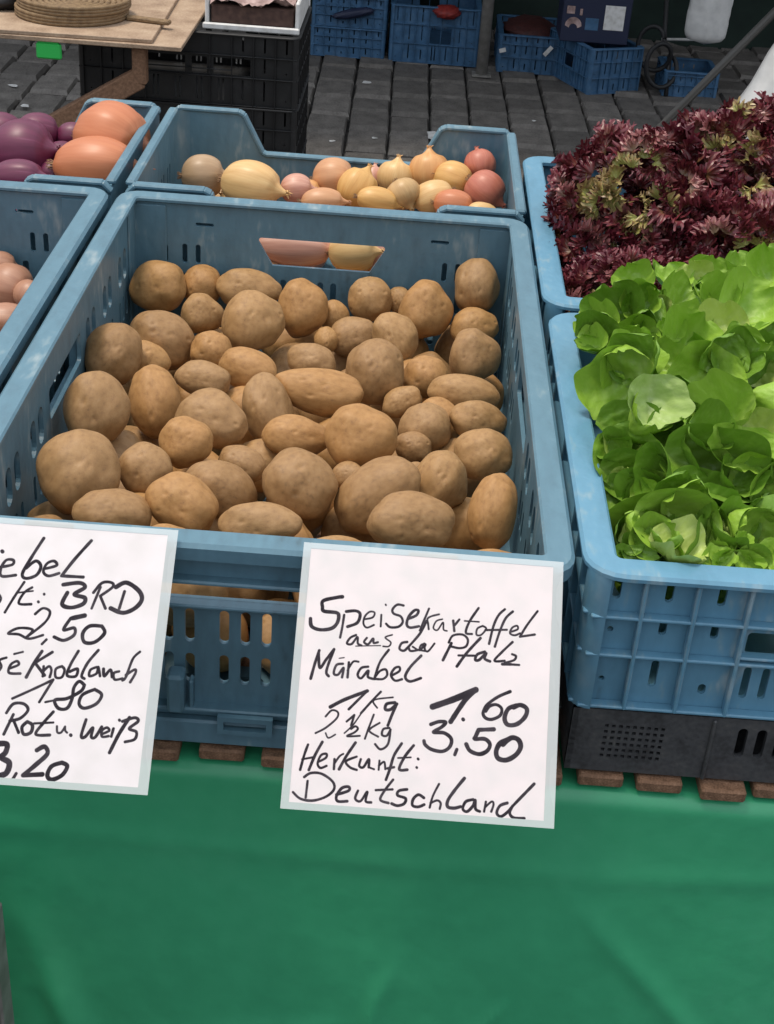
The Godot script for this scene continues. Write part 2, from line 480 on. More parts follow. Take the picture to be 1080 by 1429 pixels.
# low crate whose long sides dip between four raised corners
func dipped_crate(label: String, x0: float, x1: float, z0: float, z1: float, y0: float, y1: float, dip: float, m, mrim) -> Node3D:
	var c := thing("dipped_crate", label, "crate", Vector3((x0 + x1) * 0.5, y0, (z0 + z1) * 0.5), "blue plastic crates on the stall")
	var hx := (x1 - x0) * 0.5
	var hz := (z1 - z0) * 0.5
	var h := y1 - y0
	var d := h - dip
	for side in 2:
		d = h - (dip if side == 1 else 0.078)
		var pts := PackedVector2Array([Vector2(-hx + 0.004, 0.004), Vector2(hx - 0.004, 0.004), Vector2(hx - 0.004, h - 0.008), Vector2(hx - 0.012, h), Vector2(hx - 0.080, h), Vector2(hx - 0.086, h - 0.003), Vector2(hx - 0.108, d + 0.002), Vector2(hx - 0.112, d), Vector2(-hx + 0.112, d), Vector2(-hx + 0.108, d + 0.002), Vector2(-hx + 0.086, h - 0.003), Vector2(-hx + 0.080, h), Vector2(-hx + 0.012, h), Vector2(-hx + 0.004, h - 0.008)])
		var w := MB.new()
		w.extrude(wall_xf(side, hx, hz, 0.006), pts, 0.004)
		var wl := part("long_wall", w, m, c)
		var lp := MB.new()
		var xf := wall_xf(side, hx, hz, 0.006)
		for k in range(2, 13):
			var a := pts[k]
			var b := pts[k + 1] if k < 13 else pts[0]
			var mid := (a + b) * 0.5
			var len := a.distance_to(b)
			lp.box(Vector3.ZERO, Vector3(len + 0.002, 0.005, 0.0095 + 0.0002 * k), 0.0015, xf * Transform3D(Basis(Vector3.BACK, (b - a).angle()), Vector3(mid.x, mid.y, 0.0)))
		part("lip", lp, mrim, wl)
	for side in [2, 3]:
		var w := MB.new()
		var holes := []
		for gz in [-0.08, -0.04, 0.0, 0.04, 0.08]: holes += slots(gz - 0.007, 2, 0.014, 0.006, h - 0.075, h - 0.05)
		w.plate(wall_xf(side, hx, hz, 0.006), -hz + 0.0085, 0.004, hz - 0.0085, h - 0.003, 0.004, holes)
		var wl := part("short_wall", w, m, c)
		var lp := MB.new()
		lp.box(Vector3(0, h - 0.0012, 0), Vector3(2 * hz - 0.024, 0.006, 0.0105), 0.002, wall_xf(side, hx, hz, 0.006))
		part("lip", lp, mrim, wl)
	for sx in [-1, 1]:
		for sz in [-1, 1]:
			var p := MB.new(true)
			var r := 0.016
			var cx: float = sx * (hx - 0.008 - r)
			var cz: float = sz * (hz - 0.008 - r)
			var arc := []
			for n in 6:
				var a := PI * 0.5 * n / 5.0
				arc.append(Vector3(cx + sx * r * cos(a), 0, cz + sz * r * sin(a)))
			for n in 5:
				p.face([arc[n] + Vector3.UP * 0.006, arc[n + 1] + Vector3.UP * 0.006, arc[n + 1] + Vector3.UP * (h - 0.001), arc[n] + Vector3.UP * (h - 0.001)], Vector3(-sx, 0, -sz))
			part("corner_curve", p, m, c)
	var fl := MB.new()
	fl.box(Vector3(0, 0.003, 0), Vector3(2 * hx - 0.018, 0.005, 2 * hz - 0.018), 0.001)
	part("base", fl, m, c)
	return c

# crate whose outside is a grid of proud ribs
func ribbed_crate(label: String, x0: float, x1: float, z0: float, z1: float, y0: float, y1: float, m, mrim, rows: Array, pitch: float, group: String, turn := 0.0) -> Node3D:
	var c := thing("ribbed_crate", label, "crate", Vector3((x0 + x1) * 0.5, y0, (z0 + z1) * 0.5), group)
	c.rotation.y = turn
	var hx := (x1 - x0) * 0.5
	var hz := (z1 - z0) * 0.5
	var h := y1 - y0
	var ins := 0.012
	for side in 4:
		var half := hx if side < 2 else hz
		var n := int(round((2 * half - 0.012) / pitch))
		var step := (2 * half - 0.012) / n
		var holes := []
		for i in n:
			var u := -half + 0.006 + step * (i + 0.5)
			var far: bool = i > 2 and i < n - 3
			if far:
				if i % 3 == 0: holes.append([u - step * 0.35, rows[1] + 0.004, u + step * 1.35, rows[0] - 0.008, 0.003])
				elif i % 3 == 2: holes.append([u - step * 0.35, rows[1] + 0.004, u + step * 0.35, rows[0] - 0.008, 0.003])
				holes += slots(u - 0.006, 2, 0.012, 0.005, rows[2] + 0.012, rows[1] - 0.006)
			else:
				holes.append([u - 0.0025, rows[0] + 0.010, u + 0.0025, h - 0.008, 0.0025])
				if i == 0 or i == n - 1:
					holes.append([u - 0.002, rows[1] + 0.014, u + 0.002, rows[1] + 0.018, 0.002])
					holes.append([u - 0.002, rows[2] + 0.018, u + 0.002, rows[2] + 0.022, 0.002])
				else:
					holes.append([u - 0.0025, rows[1] + 0.014, u + 0.0025, rows[0] - 0.004, 0.0025])
					holes.append([u - 0.0025, rows[2] + (0.016 if i != 2 else 0.013), u + 0.0025, rows[1] - (0.006 if i != 2 else 0.022), 0.0025])
		var w := MB.new()
		var xf := wall_xf(side, hx, hz, ins)
		w.plate(xf, -half + 0.010, 0.002, half - 0.010, h - 0.003, 0.003, holes)
		var wl := part("wall", w, m, c)
		var rx := wall_xf(side, hx, hz, ins - 0.0055)
		for i in n + 1:
			if i == 0 or i == n: continue
			if i > 3 and i < n - 3 and i % 3 != 0: continue
			var r := MB.new()
			r.box(Vector3(-half + 0.006 + step * i, h * 0.5 - 0.001, 0), Vector3(0.0026, h - 0.004, 0.008), 0.0008, rx)
			part("upright_rib", r, m, wl)
		for k in 3:
			var r := MB.new()
			r.box(Vector3(0, rows[k] if k < 2 else 0.002, -0.0004), Vector3(2 * half - 0.016, 0.0026, 0.0076), 0.0008, rx)
			part("cross_rib", r, m, wl)
		if n > 9:
			var r := MB.new()
			r.box(Vector3(0, (rows[0] + rows[1]) * 0.5 - 0.010, -0.0008), Vector3(step * (n - 6), 0.0024, 0.0068), 0.0008, rx)
			part("short_rib", r, m, wl)
	for sx in [-1, 1]:
		for sz in [-1, 1]:
			var p := MB.new(true)
			var r := 0.014
			var cx: float = sx * (hx - 0.003 - r)
			var cz: float = sz * (hz - 0.003 - r)
			var last := Vector3.ZERO
			for n in 7:
				var a := PI * 0.5 * n / 6.0
				var q := Vector3(cx + sx * r * cos(a), 0, cz + sz * r * sin(a))
				if n > 0: p.face([last, q, q + Vector3.UP * (h - 0.004), last + Vector3.UP * (h - 0.004)], Vector3(sx, 0, sz))
				last = q
			part("corner_curve", p, m, c)
	var rm := MB.new()
	rm.ring(hx, hz, 0.025, [[-0.021, h - 0.001], [-0.0195, h], [-0.002, h], [0, h - 0.002], [0, h - 0.0045], [-0.021, h - 0.0045]])
	part("rim", rm, mrim, c)
	var fl := MB.new()
	fl.box(Vector3(0, 0.005, 0), Vector3(2 * hx - 0.028, 0.004, 2 * hz - 0.028), 0.001)
	part("base", fl, m, c)
	return c

# ---------------------------------------------------------------- vegetables
func potato_mesh(seed_: int, shape: int) -> ArrayMesh:
	var n := FastNoiseLite.new()
	n.seed = seed_; n.frequency = 0.55; n.fractal_octaves = 2
	var r := RandomNumberGenerator.new()
	r.seed = seed_ * 77 + 5
	var eyes := []
	for i in 4 + seed_ % 2:
		var d := Vector3(r.randfn(), r.randfn(), r.randfn()).normalized()
		if i == 0: d = Vector3(r.randf_range(-0.5, 0.5), r.randf_range(0.0, 0.6), 1.0).normalized()
		if i == 1: d = Vector3(r.randf_range(-0.6, 0.6), r.randf_range(-0.5, 0.5), 0.9).normalized()
		eyes.append([d, r.randf_range(0.045, 0.08) if i > 1 else 0.08, r.randf_range(0.03, 0.075)])
	var fn := func(u: float, v: float):
		var a := u * TAU
		var b := v * PI
		var d := Vector3(cos(b), sin(b) * cos(a), sin(b) * sin(a))
		var e := 2.12
		var l: float = pow(pow(abs(d.x), e) + pow(abs(d.y), e) + pow(abs(d.z), e), -1.0 / e)
		l *= 1.0 + n.get_noise_3dv(d * 1.2) * 0.13 + n.get_noise_3dv(d * 2.8 + Vector3(9, 2, 4)) * 0.010 + n.get_noise_3dv(d * 9.0) * 0.002
		for ey in eyes:
			var q: float = d.distance_squared_to(ey[0])
			l -= ey[2] * exp(-q / (ey[1] * ey[1]))
			l += ey[2] * 0.25 * exp(-q / (ey[1] * ey[1] * 7.0))
		var p := d * l
		if shape == 1:  # pear with a tip
			var k := smoothstep(-0.2, 1.1, p.x)
			p.y *= 1.0 - 0.45 * k; p.z *= 1.0 - 0.4 * k
			p.x += 0.1 * k
		elif shape == 2:  # kidney
			p.y += 0.16 * (p.x * p.x - 0.4)
			var k2 := smoothstep(0.9, -1.0, p.x)
			p.y *= 1.12 - 0.16 * k2; p.z *= 1.05 - 0.16 * k2
		elif shape == 3:  # egg
			var k3 := smoothstep(-0.8, 1.1, p.x)
			p.y *= 1.06 - 0.2 * k3; p.z *= 1.06 - 0.2 * k3
		return [p * 0.985, null]
	return sheet(92, 60, fn, Vector2(3, 1.5), true)

func place_veg(row: Array, called: String, category: String, label: String, group: String, scale_k := 1.0) -> Array:
	var o := thing(called, label, category, Vector3(row[1], row[2], row[3]) * 0.001, group)
	var s := Vector3(row[4], row[5], row[6]) * 0.001 * scale_k
	var b := Basis(Quaternion(row[7], row[8], row[9], row[10]).normalized())
	return [o, Transform3D(b * Basis.from_scale(s), Vector3.ZERO)]

func potatoes():
	var meshes := []
	for i in 10: meshes.append(potato_mesh(i + 1, 3 if i % 3 == 1 else 0))
	var pear := potato_mesh(21, 1)
	var kidney := potato_mesh(22, 2)
	rng.seed = 4
	for i in POTATOES.size():
		var row: Array = POTATOES[i]
		var me: ArrayMesh = meshes[(i * 7 + 3) % 10]
		var lb: String = row[0]
		if lb.contains("pointed tip"): me = pear
		if lb.begins_with("long kidney"): me = kidney
		if lb.begins_with("blunt pear"): me = meshes[1]
		single_potato(row, me, M.potato[rng.randi() % 5], lb, "potatoes in the middle crate")
	for i in DEEP_POTATOES.size():
		single_potato(DEEP_POTATOES[i], meshes[i % 10], M.potato[i % 5], "potato deep in the heap, mostly hidden under the top layer", "buried potatoes", 1.0)

func single_potato(row: Array, me: ArrayMesh, m, lb: String, group: String, k := 1.0):
	var o := MeshInstance3D.new()
	o.name = numbered("potato")
	o.mesh = me
	o.material_override = m
	var s := Vector3(row[4], row[5], row[6]) * 0.001 * k
	o.transform = Transform3D(Basis(Quaternion(row[7], row[8], row[9], row[10]).normalized()) * Basis.from_scale(s), Vector3(row[1], row[2], row[3]) * 0.001)
	add_child(o)
	tag(o, lb, "potato", group)

func onion_mesh(seed_: int) -> ArrayMesh:
	var n := FastNoiseLite.new()
	n.seed = seed_; n.frequency = 0.8
	var fn := func(u: float, v: float):
		var a := u * TAU
		# v 0 at the neck tip, 1 at the root plate
		var x: float
		var r: float
		if v < 0.22:
			var k := v / 0.22
			x = lerpf(1.17, 0.82, k)
			r = lerpf(0.10, 0.40, pow(k, 1.6))
		else:
			var k := (v - 0.22) / 0.78
			var b := lerpf(0.50, PI - 0.02, k)
			x = cos(b) * 0.95
			r = pow(sin(b), 0.85) * 1.0
			if k < 0.06: r = lerpf(0.40, r, k / 0.06); x = lerpf(0.82, x, k / 0.06)
		r *= 1.0 + 0.05 * n.get_noise_2d(cos(a) * 2.0, sin(a) * 2.0 + v) + 0.012 * sin(a * 9.0 + seed_)
		return [Vector3(x + 0.03 * n.get_noise_1d(a), r * cos(a), r * sin(a)), null]
	return sheet(30, 26, fn, Vector2(1, 1), false)

func tuft_mesh(seed_: int, root: bool) -> ArrayMesh:
	var r := RandomNumberGenerator.new()
	r.seed = seed_
	var b := MB.new()
	for i in (16 if root else 9):
		var a := r.randf() * TAU
		var q := Vector3(0, cos(a), sin(a))
		var x0 := -0.93 if root else 1.1
		var dx := -0.22 if root else 0.2
		var p0 := Vector3(x0, 0, 0) + q * r.randf_range(0.0, 0.13 if root else 0.08)
		var p1 := p0 + Vector3(dx * r.randf_range(0.4, 0.8), 0, 0) + q * r.randf_range(0.02, 0.12)
		b.tube([p0, p1, p1 + Vector3(dx * 0.3, 0, 0) + Vector3(0, r.randf_range(-.1, .1), r.randf_range(-.1, .1))], 0.022 if root else 0.05, 4, 0.008)
	return b.done()

func onions():
	var ms := []
	for i in 5: ms.append(onion_mesh(i + 3))
	var rt := tuft_mesh(3, true)
	var nk := tuft_mesh(8, false)
	var sets := [[ONIONS, "onions in the crate behind the potatoes", ""], [RED_ONIONS, "onions in the crate at the back left", ""], [SHALLOTS, "onions in the left crate", ""],
		[DEEP_ONIONS, "buried yellow onions", "yellow onion buried under the others behind the potato crate"], [DEEP_RED_ONIONS, "buried red onions", "purple onion buried under the big orange ones"], [DEEP_SHALLOTS, "buried pink onions", "pink brown onion low in the crate left of the potatoes"]]
	var k := 0
	for s in sets:
		for row in s[0]:
			k += 1
			var kind := ""
			var lb: String = s[2]
			if lb == "":
				kind = row[0].get_slice("|", 0)
				lb = row[0].get_slice("|", 1)
			else:
				kind = {"buried yellow onions": ["yellow", "pale", "peach", "pink"], "buried red onions": ["purple"], "buried pink onions": ["pinkskin", "pinkskin", "pink"]}[s[1]][k % {"buried yellow onions": 4, "buried red onions": 1, "buried pink onions": 3}[s[1]]]
			var pv := place_veg(row, "onion", "onion", lb, s[1], 1.18)
			part("bulb", ms[k % 5], M["onion_" + kind], pv[0], pv[1])
			part("root_tuft", rt, M.root, pv[0], pv[1])
			part("neck", nk, M["onion_" + kind], pv[0], pv[1])

func leaf_mesh(seed_: int, tone: int) -> ArrayMesh:
	var n := FastNoiseLite.new()
	n.seed = seed_; n.frequency = 1.0; n.fractal_octaves = 2
	var r := RandomNumberGenerator.new()
	r.seed = seed_
	var ph := r.randf() * TAU
	var ph2 := r.randf() * TAU
	var cup := r.randf_range(1.0, 2.1)
	var roll := r.randf_range(-0.25, 0.55)
	var green: Color = [lin(0.14, 0.275, 0.022), lin(0.255, 0.425, 0.042), lin(0.42, 0.53, 0.11), lin(0.34, 0.47, 0.14)][tone]
	var pale: Color = [lin(0.21, 0.34, 0.06), lin(0.32, 0.47, 0.09), lin(0.5, 0.58, 0.22), lin(0.42, 0.52, 0.22)][tone]
	var fn := func(u: float, v: float):
		var s := u * 2.0 - 1.0
		var t := 0.02 + 0.98 * v
		var hw: float = 0.52 * pow(max(1.0 - pow(abs(t - 0.60) / (0.41 if t > 0.6 else 0.62), 2.5), 0.0), 0.5)
		hw = max(hw, 0.05 * (1.0 - t))
		hw *= 1.0 + 0.05 * sin(t * 8.0 + ph + s * 2.0)
		var x := s * hw
		var z := t - 0.5 + 0.04 * sin(s * 5.0 + ph) * t
		var e := pow(abs(s), 3.0)
		var y := cup * (x * x * 1.3 + 0.75 * (t - 0.5) * (t - 0.5)) + roll * (t - 0.5) * (t - 0.5) - 0.16
		var th := atan2(x, z + 0.12)
		var m: float = max(e, pow(t, 5.0)) * smoothstep(0.1, 0.4, t)
		y += m * (0.075 * sin(th * 4.0 + ph) + 0.045 * sin(th * 7.0 + ph2) + 0.02 * sin(th * 13.0 + ph))
		y += 0.07 * pow(m, 3.0)
		y += 0.05 * n.get_noise_2d(x * 3.0, z * 3.0) + 0.018 * n.get_noise_2d(x * 6.0 + 7.0, z * 6.0)
		y -= 0.02 * exp(-x * x * 500.0)
		# pale midrib with side veins
		var vein: float = exp(-x * x * 300.0 / (0.15 + (1.0 - t) * 1.4)) * (1.0 - t * 0.6)
		var side: float = pow(max(0.0, sin((t * 1.1 - abs(x) * 1.2) * 30.0 + 3.0 * n.get_noise_2d(x * 3.0, z * 3.0))), 10.0) * 0.4
		var c: Color = green.lerp(pale, clamp(vein * 0.9 + side + 0.12 * n.get_noise_2d(x * 5.0, z * 5.0 + 3.0) + 0.14, 0.0, 1.0))
		return [Vector3(x, y, z), c]
	return sheet(34, 34, fn, Vector2(0.8, 0.8))

func lettuce():
	var ms := []
	for t in 4:
		var v := []
		for i in 4: v.append(leaf_mesh(i * 13 + t * 101 + 7, t))
		ms.append(v)
	var heads := []
	var centres := [Vector3(0.50, 0.965, -0.27), Vector3(0.60, 0.965, -0.27), Vector3(0.53, 0.955, -0.14), Vector3(0.455, 0.95, -0.06), Vector3(0.56, 0.95, -0.04), Vector3(0.72, 0.965, -0.25), Vector3(0.72, 0.965, -0.09), Vector3(0.88, 0.965, -0.25), Vector3(0.88, 0.965, -0.09)]
	var labels := ["green lettuce head at the back left corner of the green lettuce crate", "green lettuce head with pale ruffled leaves below the red lettuce", "green lettuce head with one big pale round leaf in the middle of its crate", "dark green lettuce head in the front left corner of its crate", "green lettuce head with a curly heart at the front rim, right of the dark one",
		"green lettuce head at the back, right of the pale ruffled one", "green lettuce head at the front, right of the curly hearted one", "green lettuce head in the far back right corner", "green lettuce head in the far front right corner"]
	for i in centres.size():
		heads.append(thing("lettuce_head", labels[i], "lettuce", centres[i], "green lettuce heads in the ribbed crate"))
	rng.seed = 21
	for k in LETTUCE_LEAVES.size():
		var L: Array = LETTUCE_LEAVES[k]
		var n := (Vector3(L[4], L[5], L[6]) + Vector3(rng.randfn(), rng.randfn(), rng.randfn()) * 0.27).normalized()
		var d := Vector3(L[7], L[8], L[9]).normalized()
		var x := n.cross(d).normalized()
		d = x.cross(n)
		var b := Basis(x * L[11] * 0.00102, n * (L[10] + L[11]) * 0.00051, d * L[10] * 0.00102)
		var c := Vector3(L[1], L[2], L[3]) * 0.001
		c.x = max(c.x, 0.424 + 0.00042 * max(L[10], L[11]))
		part("leaf", ms[L[12]][k % 4], M.leaf, heads[L[0]], Transform3D(b, c - centres[L[0]]))
		# smaller leaves that crowd in round it
		for q in 2:
			var a := rng.randf() * TAU
			var side := x * cos(a) + d * sin(a)
			var n2 := (n + side * rng.randf_range(-0.9, 0.5) + Vector3(rng.randfn(), rng.randfn(), rng.randfn()) * 0.25).normalized()
			var d2 := (side - n2 * side.dot(n2)).normalized()
			var sz: float = (L[10] + L[11]) * 0.0005 * rng.randf_range(0.5, 0.75)
			var c2: Vector3 = c + side * (L[10] + L[11]) * 0.00025 * rng.randf_range(0.7, 1.1) - n * rng.randf_range(-0.002, 0.008)
			c2.x = max(c2.x, 0.428 + sz * 0.5)
			c2.z = clamp(c2.z, -0.36, -0.022)
			part("leaf", ms[[0, 1, 1, 2][rng.randi() % 4]][rng.randi() % 4], M.leaf, heads[L[0]], Transform3D(Basis(n2.cross(d2) * sz, n2 * sz, d2 * sz), c2 - centres[L[0]]))
	# the leaves underneath, and the heads beyond the picture
	for h in centres.size():
		var nl := 16 if h < 5 else 34
		for i in nl:
			var a := i * 2.39996 + h
			var f := float(i) / nl
			var tilt := lerpf(1.35, 0.25, f)
			var out := Vector3(cos(a), 0, sin(a))
			var dir := (out * sin(tilt) + Vector3.UP * cos(tilt)).normalized()
			var n := (Vector3.UP * sin(tilt) - out * cos(tilt)).normalized()
			var x := n.cross(dir).normalized()
			var sz := rng.randf_range(0.075, 0.1) * (1.0 if h > 4 else 0.85)
			var drop := 0.0 if h > 4 else -0.022
			var p := out * sin(tilt) * 0.040 + Vector3.UP * (cos(tilt) * 0.032 + drop + 0.005)
			var wp: Vector3 = centres[h] + p
			p.x += clamp(wp.x, 0.482, 0.95) - wp.x
			p.z += clamp(wp.z, -0.33, -0.05) - wp.z
			part("leaf", ms[1 if i % 3 else 0][i % 4], M.leaf, heads[h], Transform3D(Basis(x * sz, n * sz, dir * sz), p))

func frill_mesh(seed_: int, kind: int) -> ArrayMesh:
	var r := RandomNumberGenerator.new()
	r.seed = seed_
	var p1 := r.randf() * TAU
	var p2 := r.randf() * TAU
	var base: Color = [lin(0.13, 0.07, 0.03), lin(0.32, 0.34, 0.09), lin(0.10, 0.03, 0.025), lin(0.3, 0.2, 0.13)][kind]
	var mid: Color = [lin(0.15, 0.042, 0.034), lin(0.34, 0.33, 0.10), lin(0.10, 0.02, 0.022), lin(0.24, 0.11, 0.085)][kind]
	var edge: Color = [lin(0.155, 0.024, 0.038), lin(0.30, 0.19, 0.09), lin(0.105, 0.014, 0.024), lin(0.26, 0.085, 0.09)][kind]
	var fn := func(u: float, v: float):
		var a := (u - 0.5) * 2.7
		var t := 0.08 + 0.92 * v
		var t4 := pow(t, 4.0)
		var rad := t * (1.0 + t4 * (0.07 * sin(a * 7.0 + p1) + 0.05 * sin(a * 33.0 + p2)))
		# the margin is longer than the leaf, so it folds into loops
		var w := a * 14.0 + p2 + 0.8 * sin(a * 3.0 + p1)
		var y := 0.24 * t * t * sin(a * 4.5 + p1) + 0.30 * t4 * sin(w) + 0.09 * pow(t, 7.0) * sin(a * 37.0 + p1)
		y -= 0.25 * t4
		rad -= 0.10 * t4 * cos(w * 2.0)
		var k := 0.85
		a += 0.075 * t4 * cos(w)
		var c: Color = base.lerp(mid, smoothstep(0.1, 0.6, t)).lerp(edge, smoothstep(0.55, 1.0, t + 0.1 * sin(w)))
		return [Vector3(sin(a) * rad * k, y, cos(a) * rad - 0.1), c]
	# three blades side by side make one curly leaf
	var blade := sheet(96, 8, fn)
	var st := SurfaceTool.new()
	for i in 3:
		var f := i - 1.0
		st.append_from(blade, 0, Transform3D(Basis.from_euler(Vector3(r.randf_range(-0.4, 0.4), f * 0.75, r.randf_range(-0.7, 0.7))) * Basis.from_scale(Vector3.ONE * r.randf_range(0.58, 0.72)), Vector3(f * 0.36, r.randf_range(-0.15, 0.15), 0.25 - abs(f) * 0.2)))
	return st.commit()

func red_lettuce():
	var ms := []
	for k in 4:
		var v := []
		for i in 3: v.append(frill_mesh(k * 31 + i * 7 + 2, k))
		ms.append(v)
	rng.seed = 99
	var heads := [[Vector3(0.508, 0.975, -0.60), 0.108, 0.13, "red curly lettuce head at the left end of the rear crate"], [Vector3(0.605, 0.985, -0.655), 0.108, 0.134, "tallest red curly lettuce head at the back of the rear crate"], [Vector3(0.60, 0.955, -0.50), 0.108, 0.112, "red curly lettuce head with a yellow green heart facing the front"],
		[Vector3(0.485, 0.940, -0.475), 0.07, 0.075, "small red curly lettuce head with a pinkish rib in the front left corner"], [Vector3(0.73, 0.97, -0.62), 0.1, 0.11, "red curly lettuce head right of the tallest one"], [Vector3(0.77, 0.95, -0.48), 0.09, 0.09, "red curly lettuce head at the front, far right"], [Vector3(0.89, 0.95, -0.6), 0.09, 0.1, "red curly lettuce head in the right end of its crate"]]
	for h in heads.size():
		var e = heads[h]
		var o := thing("red_lettuce_head", e[3], "lettuce", e[0], "red curly lettuce heads in the rear crate")
		var heart: Vector3 = [Vector3(-0.25, 0.75, 0.55), Vector3(-0.1, 0.85, 0.5), Vector3(0.0, 0.75, 0.62), Vector3(-0.3, 0.6, 0.7), Vector3.UP, Vector3.UP, Vector3.UP][h].normalized()
		var nl := 298 if h < 4 else 260
		for i in nl:
			var y := 1.0 - 1.25 * (i + 0.5) / nl
			var a := i * 2.39996
			var q := sqrt(max(0.0, 1.0 - y * y))
			var n := Vector3(q * cos(a), y, q * sin(a)) + Vector3(rng.randfn(), rng.randfn(), rng.randfn()) * 0.12
			n = n.normalized()
			var p := Vector3(n.x * e[1], n.y * e[2], n.z * e[1]) * (rng.randf_range(0.74, 0.9) if i % 4 else rng.randf_range(0.45, 0.65))
			var near := n.dot(heart)
			# leaves grow away from the heart, their edges out
			var away := (n - heart * near).normalized()
			var dir := (n * rng.randf_range(0.7, 1.3) + away * 0.5 + Vector3(rng.randfn(), rng.randfn(), rng.randfn()) * 0.25).normalized()
			var x := dir.cross(Vector3(rng.randfn(), rng.randfn(), rng.randfn())).normalized()
			var up := x.cross(dir)
			var kind := 0 if rng.randf() < 0.62 else 2
			if near > 0.91 and rng.randf() < 0.5: kind = 1
			elif near > 0.82 and rng.randf() < 0.28: kind = 3
			elif h == 3 and n.x < -0.1 and n.z > 0.1 and rng.randf() < 0.6: kind = 3
			elif rng.randf() < 0.03: kind = 3
			var s := rng.randf_range(0.017, 0.025)
			var wp: Vector3 = e[0] + p
			p.x += clamp(wp.x, 0.432, 0.965) - wp.x
			p.z += clamp(wp.z, -0.78, -0.438) - wp.z
			part("leaf", ms[kind][i % 3], M.frill, o, Transform3D(Basis(x, up, dir) * Basis.from_scale(Vector3.ONE * s), p))

# ---------------------------------------------------------------- signs
const PAPER_PX := 900
func sign_texture(strokes: Array, seed_: int, tint: Color) -> ImageTexture:
	var W := PAPER_PX
	var S := W / 157.0
	var H := int(158.0 * S)
	var ink := PackedFloat32Array()
	ink.resize(W * H)
	var n := FastNoiseLite.new()
	n.seed = seed_; n.frequency = 0.012; n.fractal_octaves = 3
	for st in strokes:
		var pts := []
		for i in range(1, st.size(), 2): pts.append(Vector2(st[i], st[i + 1]) * S)
		var r0: float = st[0] * S * 0.5
		var dark := 0.92
		for i in pts.size() - 1:
			var a: Vector2 = pts[max(i - 1, 0)]
			var b: Vector2 = pts[i]
			var c: Vector2 = pts[i + 1]
			var d: Vector2 = pts[min(i + 2, pts.size() - 1)]
			var steps := int(max(2.0, b.distance_to(c) / max(1.0, r0 * 0.35)))
			for k in steps + 1:
				var p: Vector2 = b.cubic_interpolate(c, a, d, float(k) / steps)
				var r := r0 * (1.0 + 0.12 * n.get_noise_2d(p.x * 2.0, p.y * 2.0))
				var kk := dark * (1.0 + 0.12 * n.get_noise_2d(p.x, p.y))
				for y in range(max(0, int(p.y - r - 1)), min(H, int(p.y + r + 2))):
					for x in range(max(0, int(p.x - r - 1)), min(W, int(p.x + r + 2))):
						var q := clampf((r - Vector2(x, y).distance_to(p)) * 0.8 + 0.5, 0.0, 1.0) * kk
						if q > ink[y * W + x]: ink[y * W + x] = q
	var out := PackedByteArray()
	out.resize(W * H * 3)
	var pap := noise(seed_ + 1, 0.006, W, H)
	var ic := Color(0.07, 0.045, 0.075)
	for i in W * H:
		var p := pap[i] / 255.0
		var g := 0.83 + 0.055 * p
		var c := Color(g + 0.006, g - 0.016 - tint.g * p, g - 0.018 - tint.b * p)
		var a := ink[i]
		if a > 0.0: c = c.lerp(ic, clampf(a * (0.86 + 0.14 * p), 0.0, 1.0))
		out[i * 3] = int(c.r * 255); out[i * 3 + 1] = int(c.g * 255); out[i * 3 + 2] = int(c.b * 255)
	var im := Image.create_from_data(W, H, false, Image.FORMAT_RGB8, out)
	im.generate_mipmaps()
	return ImageTexture.create_from_image(im)

